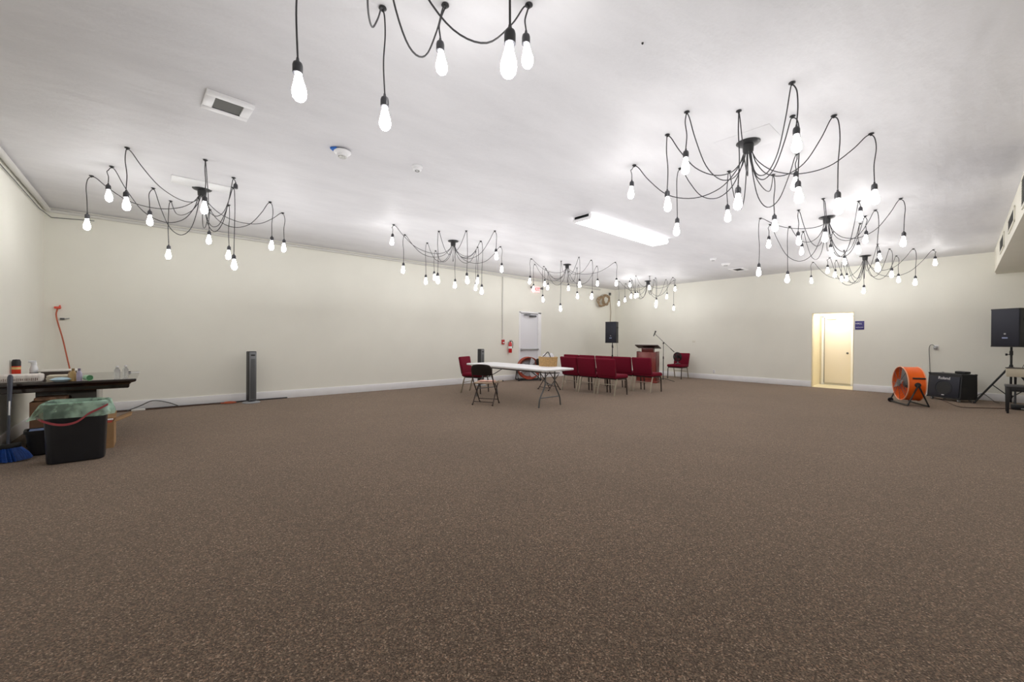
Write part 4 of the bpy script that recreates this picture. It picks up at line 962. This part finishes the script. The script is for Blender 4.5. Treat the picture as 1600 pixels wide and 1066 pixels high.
for i in range(21):
    o = inst('print_mark', bar, t, (-0.14 + i * 0.0133, -0.1008, 0.035)); o.scale = (random.uniform(.5, 1.4), 1, random.uniform(.5, 1))
for nm, lab, px_, zz, sz, m_ in (('flat_box', 'low open dark fronted box behind the blue lid', (-0.90, 7.60), 0.0, (0.30, 0.26, 0.075), mat('tray_brown', (0.06, 0.04, 0.035), 0.5)),):
    t = on_desk(nm, lab, 'box', px_[0], px_[1], 0.1)
    MB().box((0, 0, 0.0375), sz, 0.006).build('tray', m_, t)
    MB().box((-0.01, 0, 0.085), (0.33, 0.28, 0.018), 0.006).build('lid', mat('pale_lid', (0.70, 0.67, 0.63), 0.5), t)
    t = on_desk('paper_stack', 'cream paper stack lying on the desk right of the print bundle', 'paper', -0.84, 7.13, 0.0)
    sh = MB()
    for k in range(7): sh.box((random.uniform(-.004, .004), random.uniform(-.004, .004), 0.004 + k * 0.008), (0.19, 0.22, 0.007))
    sh.build('sheets', mat('cream_paper', (0.66, 0.60, 0.48), 0.7), t)
p1 = (-0.782, 6.772, 0.76)
t = on_desk('blue_lid', 'pale blue shallow plastic bowl on the front edge of the desk', 'bowl', p1[0] - 0.015, p1[1] + 0.07)
MB().lathe([(0, 0), (0.05, 0), (0.085, 0.022), (0.09, 0.026), (0.05, 0.045), (0, 0.05)], 24).build('shell', mat('pale_blue_plastic', (0.42, 0.60, 0.72), 0.35), t)
def small_bottle(px_, h, r, col, capc, label, name='small_bottle', cat='bottle'):
    t = on_desk(name, label, cat, px_[0], px_[1])
    MB().lathe([(0, 0), (r, 0), (r * 1.03, 0.008), (r * 1.03, h * 0.62), (r * 0.75, h * 0.74), (r * 0.45, h * 0.80), (r * 0.42, h * 0.84), (0, h * 0.84)], 18).build('bottle_body', mat('b_' + name + str(round(col[0] * 100)), col, 0.35, var=0.12, vscale=30), t)
    MB().lathe([(0, h * 0.82), (r * 0.52, h * 0.82), (r * 0.5, h), (0, h)], 14).build('cap', mat('c_' + str(round(capc[0] * 100)), capc, 0.4), t)
p1 = (-0.704, 6.8, 0.76)
small_bottle((p1[0], p1[1] + 0.04), 0.145, 0.026, (0.45, 0.30, 0.12), (0.30, 0.20, 0.08), 'squat amber bottle between the blue bowl and the lilac bottle')
p1 = (-0.747, 6.921, 0.76)
small_bottle((p1[0], p1[1] + 0.07), 0.11, 0.016, (0.50, 0.34, 0.20), (0.35, 0.22, 0.10), 'slim tan bottle touching the squat amber one', 'slim_bottle')
p1 = (-0.652, 6.761, 0.76)
small_bottle((p1[0], p1[1] + 0.04), 0.145, 0.023, (0.42, 0.38, 0.52), (0.20, 0.17, 0.26), 'lilac bottle between the amber bottle and the green cup', 'lilac_bottle')
p1 = (-0.576, 6.703, 0.76)
t = on_desk('green_cup', 'pale green cup lying on its side near the middle of the desk', 'cup', p1[0], p1[1] + 0.06, 0.5)
Mc = Matrix.Translation((0, 0, 0.036)) @ Matrix.Rotation(PI / 2, 4, 'X') 
MB().lathe([(0.030, -0.05), (0.034, 0.03), (0.031, 0.03), (0.026, -0.047)], 20, Mc).build('shell', mat('pale_green_plastic', (0.40, 0.66, 0.45), 0.4), t)
MB().lathe([(0, 0.02), (0.031, 0.02), (0.031, 0.024), (0, 0.024)], 18, Mc).build('inside', mat('deep_green', (0.06, 0.22, 0.09), 0.5), t)
M_CLEAR = mat('clear_plastic', (0.93, 0.95, 0.97), 0.08, trans=0.85, ior=1.2)
for (px_, lab) in (((-0.347, 6.958, 0.76), 'clear plastic bottle on the right end of the desk, nearer one'), ((-0.276, 7.061, 0.76), 'clear plastic bottle on the right end of the desk, farther one')):
    t = on_desk('clear_bottle', lab, 'bottle', px_[0], px_[1])
    MB().lathe([(0, 0), (0.026, 0), (0.028, 0.01), (0.027, 0.05), (0.028, 0.10), (0.014, 0.13), (0.012, 0.14), (0, 0.14)], 18).build('bottle_body', M_CLEAR, t)
    MB().lathe([(0, 0.138), (0.014, 0.138), (0.014, 0.155), (0, 0.155)], 14).build('cap', M_WHITE, t)
p1 = (-0.256, 7.883, 0.76)
t = on_desk('black_clip', 'tiny black clip on a flat white card at the desk end', 'clip', min(p1[0], -0.27), 7.95)
MB().box((0.05, 0, 0.002), (0.12, 0.09, 0.003)).build('card', M_WHITE, t); MB().box((0, 0, 0.012), (0.03, 0.03, 0.016), 0.004).build('clip', M_BLACK, t)

# bin with liner
BX, BY, BZ = -0.60, 6.125, 0.60
def rrect(hx, hy, r, n=8):
    out = []
    for cx_, cy_, a0 in ((hx - r, hy - r, 0), (-hx + r, hy - r, PI / 2), (-hx + r, -hy + r, PI), (hx - r, -hy + r, 1.5 * PI)):
        for i in range(n): a = a0 + PI / 2 * i / (n - 1); out.append((cx_ + r * math.cos(a), cy_ + r * math.sin(a)))
    return out
def loft(rings, smooth=True, closed_bottom=True):
    n = len(rings[0]); vs = [p for r in rings for p in r]; fs = []
    for i in range(len(rings) - 1):
        for k in range(n): fs.append([i * n + k, i * n + (k + 1) % n, (i + 1) * n + (k + 1) % n, (i + 1) * n + k])
    if closed_bottom: fs.append(list(range(n))[::-1])
    return MB().add(vs, fs, smooth)
def bin_(loc, bx, by, tx, ty, h, m, parent):
    rings = []
    for hx, hy, z in ((bx - 0.015, by - 0.015, 0), (bx, by, 0.012), (bx + (tx - bx) * .6, by + (ty - by) * .6, h * .6), (tx, ty, h - 0.03), (tx + 0.012, ty + 0.012, h - 0.03), (tx + 0.012, ty + 0.012, h), (tx - 0.006, ty - 0.006, h), (tx - 0.01, ty - 0.01, h * 0.6), (bx - 0.012, by - 0.012, 0.02)):
        rings.append([(x, y, z) for x, y in rrect(hx, hy, min(hx, hy) * 0.42)])
    o = loft(rings)
    n = len(rings[0]); o.f.append([len(rings) * n - n + k for k in range(n)]); o.s.append(False)
    return o.build('bin_body', m, parent)
t = thing('trash_bin', 'tall black trash bin in front of the dark desk', 'bin', (BX, BY, 0), 0.0)
bin_(None, 0.205, 0.125, 0.225, 0.150, BZ, M_BIN, t)
def liner_mat():
    m = bpy.data.materials.new('green_liner_film'); m.use_nodes = True; nt = m.node_tree; nt.nodes.remove(nt.nodes['Principled BSDF'])
    out = nt.nodes['Material Output']; d = nt.nodes.new('ShaderNodeBsdfDiffuse'); d.inputs[0].default_value = (0.58, 0.84, 0.68, 1)
    g = nt.nodes.new('ShaderNodeBsdfGlossy'); g.inputs[0].default_value = (0.8, 1, 0.9, 1); g.inputs['Roughness'].default_value = 0.25
    tr_ = nt.nodes.new('ShaderNodeBsdfTransparent'); tr_.inputs[0].default_value = (0.72, 0.88, 0.80, 1)
    a = nt.nodes.new('ShaderNodeMixShader'); b = nt.nodes.new('ShaderNodeMixShader'); a.inputs[0].default_value = 0.18; b.inputs[0].default_value = 0.50
    n = nt.nodes.new('ShaderNodeTexNoise'); n.inputs['Scale'].default_value = 9; tc = nt.nodes.new('ShaderNodeTexCoord'); nt.links.new(tc.outputs['Object'], n.inputs['Vector'])
    mr = nt.nodes.new('ShaderNodeMapRange'); mr.inputs[1].default_value = 0.35; mr.inputs[2].default_value = 0.65; mr.inputs[3].default_value = 0.16; mr.inputs[4].default_value = 0.6
    nt.links.new(n.outputs['Fac'], mr.inputs[0]); nt.links.new(mr.outputs[0], b.inputs[0])
    nt.links.new(d.outputs[0], a.inputs[1]); nt.links.new(g.outputs[0], a.inputs[2])
    nt.links.new(tr_.outputs[0], b.inputs[1]); nt.links.new(a.outputs[0], b.inputs[2]); nt.links.new(b.outputs[0], out.inputs[0])
    return m
t = thing('bin_liner', 'translucent green bin liner folded over the rim of the tall bin', 'bin liner', (BX, BY, 0), 0.0)
rings = []
base = rrect(0.225, 0.150, 0.075, 16); n = len(base)
for lv, (off, z) in enumerate(((-0.075, BZ - 0.26), (-0.045, BZ - 0.12), (-0.020, BZ - 0.02), (0.004, BZ + 0.014), (0.022, BZ + 0.004), (0.030, BZ - 0.05), (0.042, BZ - 0.10), (0.052, BZ - 0.135))):
    rg = []
    for i, (x, y) in enumerate(base):
        l = math.hypot(x, y); ux, uy = x / l, y / l; an = math.atan2(y, x)
        w_ = noise.noise(Vector((math.cos(an) * 3.2, math.sin(an) * 3.2, lv * 0.25))) * 0.028 * (abs(lv - 3) / 3 + 0.25) * (0.5 if lv < 3 else 1)
        zz = z + noise.noise(Vector((math.cos(an) * 2.5, math.sin(an) * 2.5, 7))) * (0.05 if lv > 5 else 0.012)
        fl_ = 0.05 * max(0, -ux) * max(0, lv - 4) / 3 if lv > 4 else 0
        rg.append((x + ux * (off + max(w_, -0.006 if lv > 3 else -0.05) + fl_), y + uy * (off + max(w_, -0.006 if lv > 3 else -0.05)), zz))
    rings.append(rg)
loft(rings, True, False).build('film', liner_mat(), t)
M_STRING = mat('red_drawstring', (0.34, 0.045, 0.06), 0.35)
pts = []
for i in range(25):
    u = i / 24; x = -0.262 + 0.50 * u
    z = BZ - 0.115 - 0.085 * math.sin(PI * min(1, u / 0.72) * 0.92) + (0.11 * ((u - 0.55) / 0.45) ** 1.3 if u > 0.55 else 0)
    pts.append((x, -0.198 + (0.06 * (1 - u / 0.08) if u < 0.08 else 0), z))
pts = [(-0.262, 0.0, BZ - 0.12)] + pts
def ribbon(pts, wd, th=0.003, wdir=(0, 0.15, 1)):
    vs = []; fs = []
    for p_ in pts:
        p_ = Vector(p_); w_ = Vector(wdir).normalized() * wd / 2; q_ = Vector((0, -th, 0))
        vs += [p_ - w_, p_ + w_, p_ + w_ + q_, p_ - w_ + q_]
    for i in range(len(pts) - 1):
        for k in range(4): fs.append([i * 4 + k, i * 4 + (k + 1) % 4, (i + 1) * 4 + (k + 1) % 4, (i + 1) * 4 + k])
    return MB().add(vs, fs, True)
ribbon(pts, 0.022).build('drawstring', M_STRING, t)

# small black bin, cardboard boxes, broom, dustpan
t = thing('small_bin', 'small black bin half hidden left of the tall bin', 'bin', (-0.905, 6.665, 0), 0.1)
bin_(None, 0.105, 0.09, 0.125, 0.105, 0.27, M_BLACK, t)
MB().box((0.0, 0.0, 0.262), (0.20, 0.16, 0.01), 0.003).build('bag_top', mat('blue_white_bag', (0.18, 0.26, 0.45), 0.4, var=0.5, vscale=12), t)
def open_box(loc, rz, w_, d_, h_, m, label, flaps=(1, 1, 1, 1), ang=0.5):
    t = thing('cardboard_box', label, 'box', loc, rz); th = 0.005
    for sx, nm in ((-1, 'side_panel'), (1, 'side_panel')): MB().box((sx * (w_ / 2 - th / 2), 0, h_ / 2), (th, d_, h_)).build(nm, m, t)
    for sy in (-1, 1): MB().box((0, sy * (d_ / 2 - th / 2), h_ / 2), (w_ - 2 * th, th, h_)).build('side_panel', m, t)
    MB().box((0, 0, th / 2), (w_ - 2 * th, d_ - 2 * th, th)).build('bottom', m, t)
    fl_ = 0.16
    if flaps[0]: MB().box((fl_ / 2, 0, 0), (fl_, d_, th), 0, Matrix.Translation((w_ / 2, 0, h_)) @ Matrix.Rotation(-ang, 4, 'Y')).build('flap', m, t)
    if flaps[1]: MB().box((-fl_ / 2, 0, 0), (fl_, d_, th), 0, Matrix.Translation((-w_ / 2, 0, h_)) @ Matrix.Rotation(ang, 4, 'Y')).build('flap', m, t)
    if flaps[2]: MB().box((0, fl_ / 2, 0), (w_, fl_, th), 0, Matrix.Translation((0, d_ / 2, h_)) @ Matrix.Rotation(ang, 4, 'X')).build('flap', m, t)
    return t
open_box((-0.885, 6.99, 0), 0.0, 0.30, 0.26, 0.54, M_DCARD, 'brown cardboard carton standing under the left half of the desk', (0, 0, 0))
tag(MB().box((-0.885, 6.99, 0.563), (0.25, 0.21, 0.045), 0.015, seg=3).build('bark_slab', mat('mottled_brown', (0.22, 0.12, 0.07), 0.7, var=0.5, vscale=22)), 'mottled brown bundle on top of the dark carton', 'bundle')
open_box((-0.50, 6.70, 0), 0.0, 0.30, 0.36, 0.29, M_CARD, 'open tan cardboard box with raised flap right of the tall bin', (1, 0, 1), 0.42)
tag(MB().box((-0.50, 6.64, 0.292), (0.26, 0.16, 0.022), 0.004, Matrix.Translation((0, 0, 0))).build('red_folder', mat('red_folder', (0.60, 0.09, 0.06), 0.5)), 'red folder lying in the open tan box', 'folder')
tag(MB().box((-0.46, 6.60, 0.315), (0.20, 0.05, 0.012), 0.003).build('paper_strip', M_WHITE), 'white paper strip over the red folder', 'paper')
tag(MB().box((-0.15, 6.78, 0.375), (0.13, 0.045, 0.025), 0.01).build('white_plug', M_PIPE), 'white plug on the raised box flap', 'plug')
# broom
bp0 = Vector((-1.055, 6.33, 0.0))
t = thing('broom', 'blue bristled broom with a dark handle leaning on the desk', 'broom', bp0)
hb = Vector((-0.055, 0.10, 0.17)); ht = 0.848
top_ = Vector((-1.135, 6.66, 0.865)) - bp0
MB().tube([hb, hb.lerp(top_, 0.55)], 0.0115, 10).tube([hb.lerp(top_, 0.54), hb.lerp(top_, 0.97), top_], [0.015, 0.021, 0.012], 10).build('handle', mat('slate_handle', (0.045, 0.05, 0.075), 0.4), t)
MB().tube([hb.lerp(top_, 0.42) + Vector((0.004, -0.016, 0)), hb.lerp(top_, 0.62) + Vector((0.004, -0.019, 0))], 0.006, 6).build('white_label', M_WHITE, t)
Mh = Matrix.Translation(hb) 
MB().box((0, 0, -0.012), (0.17, 0.05, 0.05), 0.01, Mh @ Matrix.Rotation(-0.1, 4, 'Y')).build('head', M_BLACK, t)
br = MB(); rb = random.Random(5)
for i in range(520):
    u = rb.uniform(-1, 1); w_ = rb.uniform(-1, 1)
    a = Vector((u * 0.08, w_ * 0.02, 0.145)) + Vector((hb.x, hb.y, 0)); b_2 = Vector((u * 0.135 + 0.03, w_ * 0.045 - 0.02, 0.004 + 0.02 * abs(u))) + Vector((hb.x, hb.y, 0))
    br.tube([a, (a + b_2) / 2 + Vector((u * 0.01, 0, 0)), b_2], 0.0038, 4)
o = br.build('bristles', M_BLUE, t); o['kind'] = 'stuff'
t = thing('dustpan', 'edge of a blue dustpan behind the broom at the left edge', 'dustpan', (-1.268, 6.40, 0), 0.0)
MB().box((0, 0, 0.13), (0.018, 0.16, 0.26), 0.006).build('pan', mat('bright_blue', (0.03, 0.20, 0.62), 0.4), t); MB().tube([(0, 0, 0.25), (0.0, 0.0, 0.42)], 0.012).build('handle', mat('yellow_green', (0.5, 0.55, 0.12), 0.4), t)

# orange wall cord and the cords along the left baseboard
op = (-1.165, 9.593, 1.723); o4 = (-1.109, 9.593, 1.328)
pts = [(op[0] + 0.01, YL - 0.05, op[2] - 0.02), (op[0] + 0.0, YL - 0.04, op[2] - 0.15), (-1.095, 9.533, 1.227), (-1.044, 9.513, 0.922), (-1.007, 9.493, 0.708), (-0.977, 9.473, 0.515), (-0.932, 9.453, 0.104)]
t = thing('extension_cord', 'orange extension cord hanging from a plug on the left wall', 'cord', (0, 0, 0))
MB().tube(crom(pts, 6), 0.009, 8).build('cable', M_ORCORD, t)
MB().box((op[0] + 0.01, YL - 0.03, op[2]), (0.075, 0.04, 0.035), 0.01).box((op[0] + 0.035, YL - 0.03, op[2] + 0.025), (0.018, 0.03, 0.03), 0.006).build('plug', mat('orange_red_plug', (0.75, 0.09, 0.05), 0.4), t)
def cable(pts, r, m, label, name='floor_cable'): return tag(MB().tube(crom(pts, 6), r, 6).build(name, m), label, 'cable')
cable([(-0.9, YL - 0.05, 0.012), (-0.2, YL - 0.06, 0.012), (0.3, YL - 0.045, 0.012), (0.9, YL - 0.06, 0.012), (1.5, YL - 0.04, 0.012), (2.1, YL - 0.035, 0.012)], 0.014, M_CORD, 'black cable lying along the left baseboard under the tower heater')
cable([(-0.8, YL - 0.10, 0.011), (-0.3, YL - 0.09, 0.011), (0.1, YL - 0.11, 0.011), (0.6, YL - 0.085, 0.011), (1.2, YL - 0.12, 0.011)], 0.009, M_BRCORD, 'brown cable lying along the left baseboard beside the black one')
cable([(-0.35, YL - 0.10, 0.012), (-0.18, YL - 0.07, 0.08), (-0.02, YL - 0.06, 0.15), (0.18, YL - 0.06, 0.10), (0.35, YL - 0.09, 0.012)], 0.008, M_GREYTUBE, 'grey cable arching up against the left baseboard')
cable([(0.95, YL - 0.15, 0.02), (1.0, YL - 0.20, 0.02), (1.1, YL - 0.21, 0.02), (1.18, YL - 0.17, 0.02), (1.1, YL - 0.13, 0.03), (1.0, YL - 0.14, 0.03)], 0.012, M_ORCORD, 'small orange cord coil left of the tower heater base')
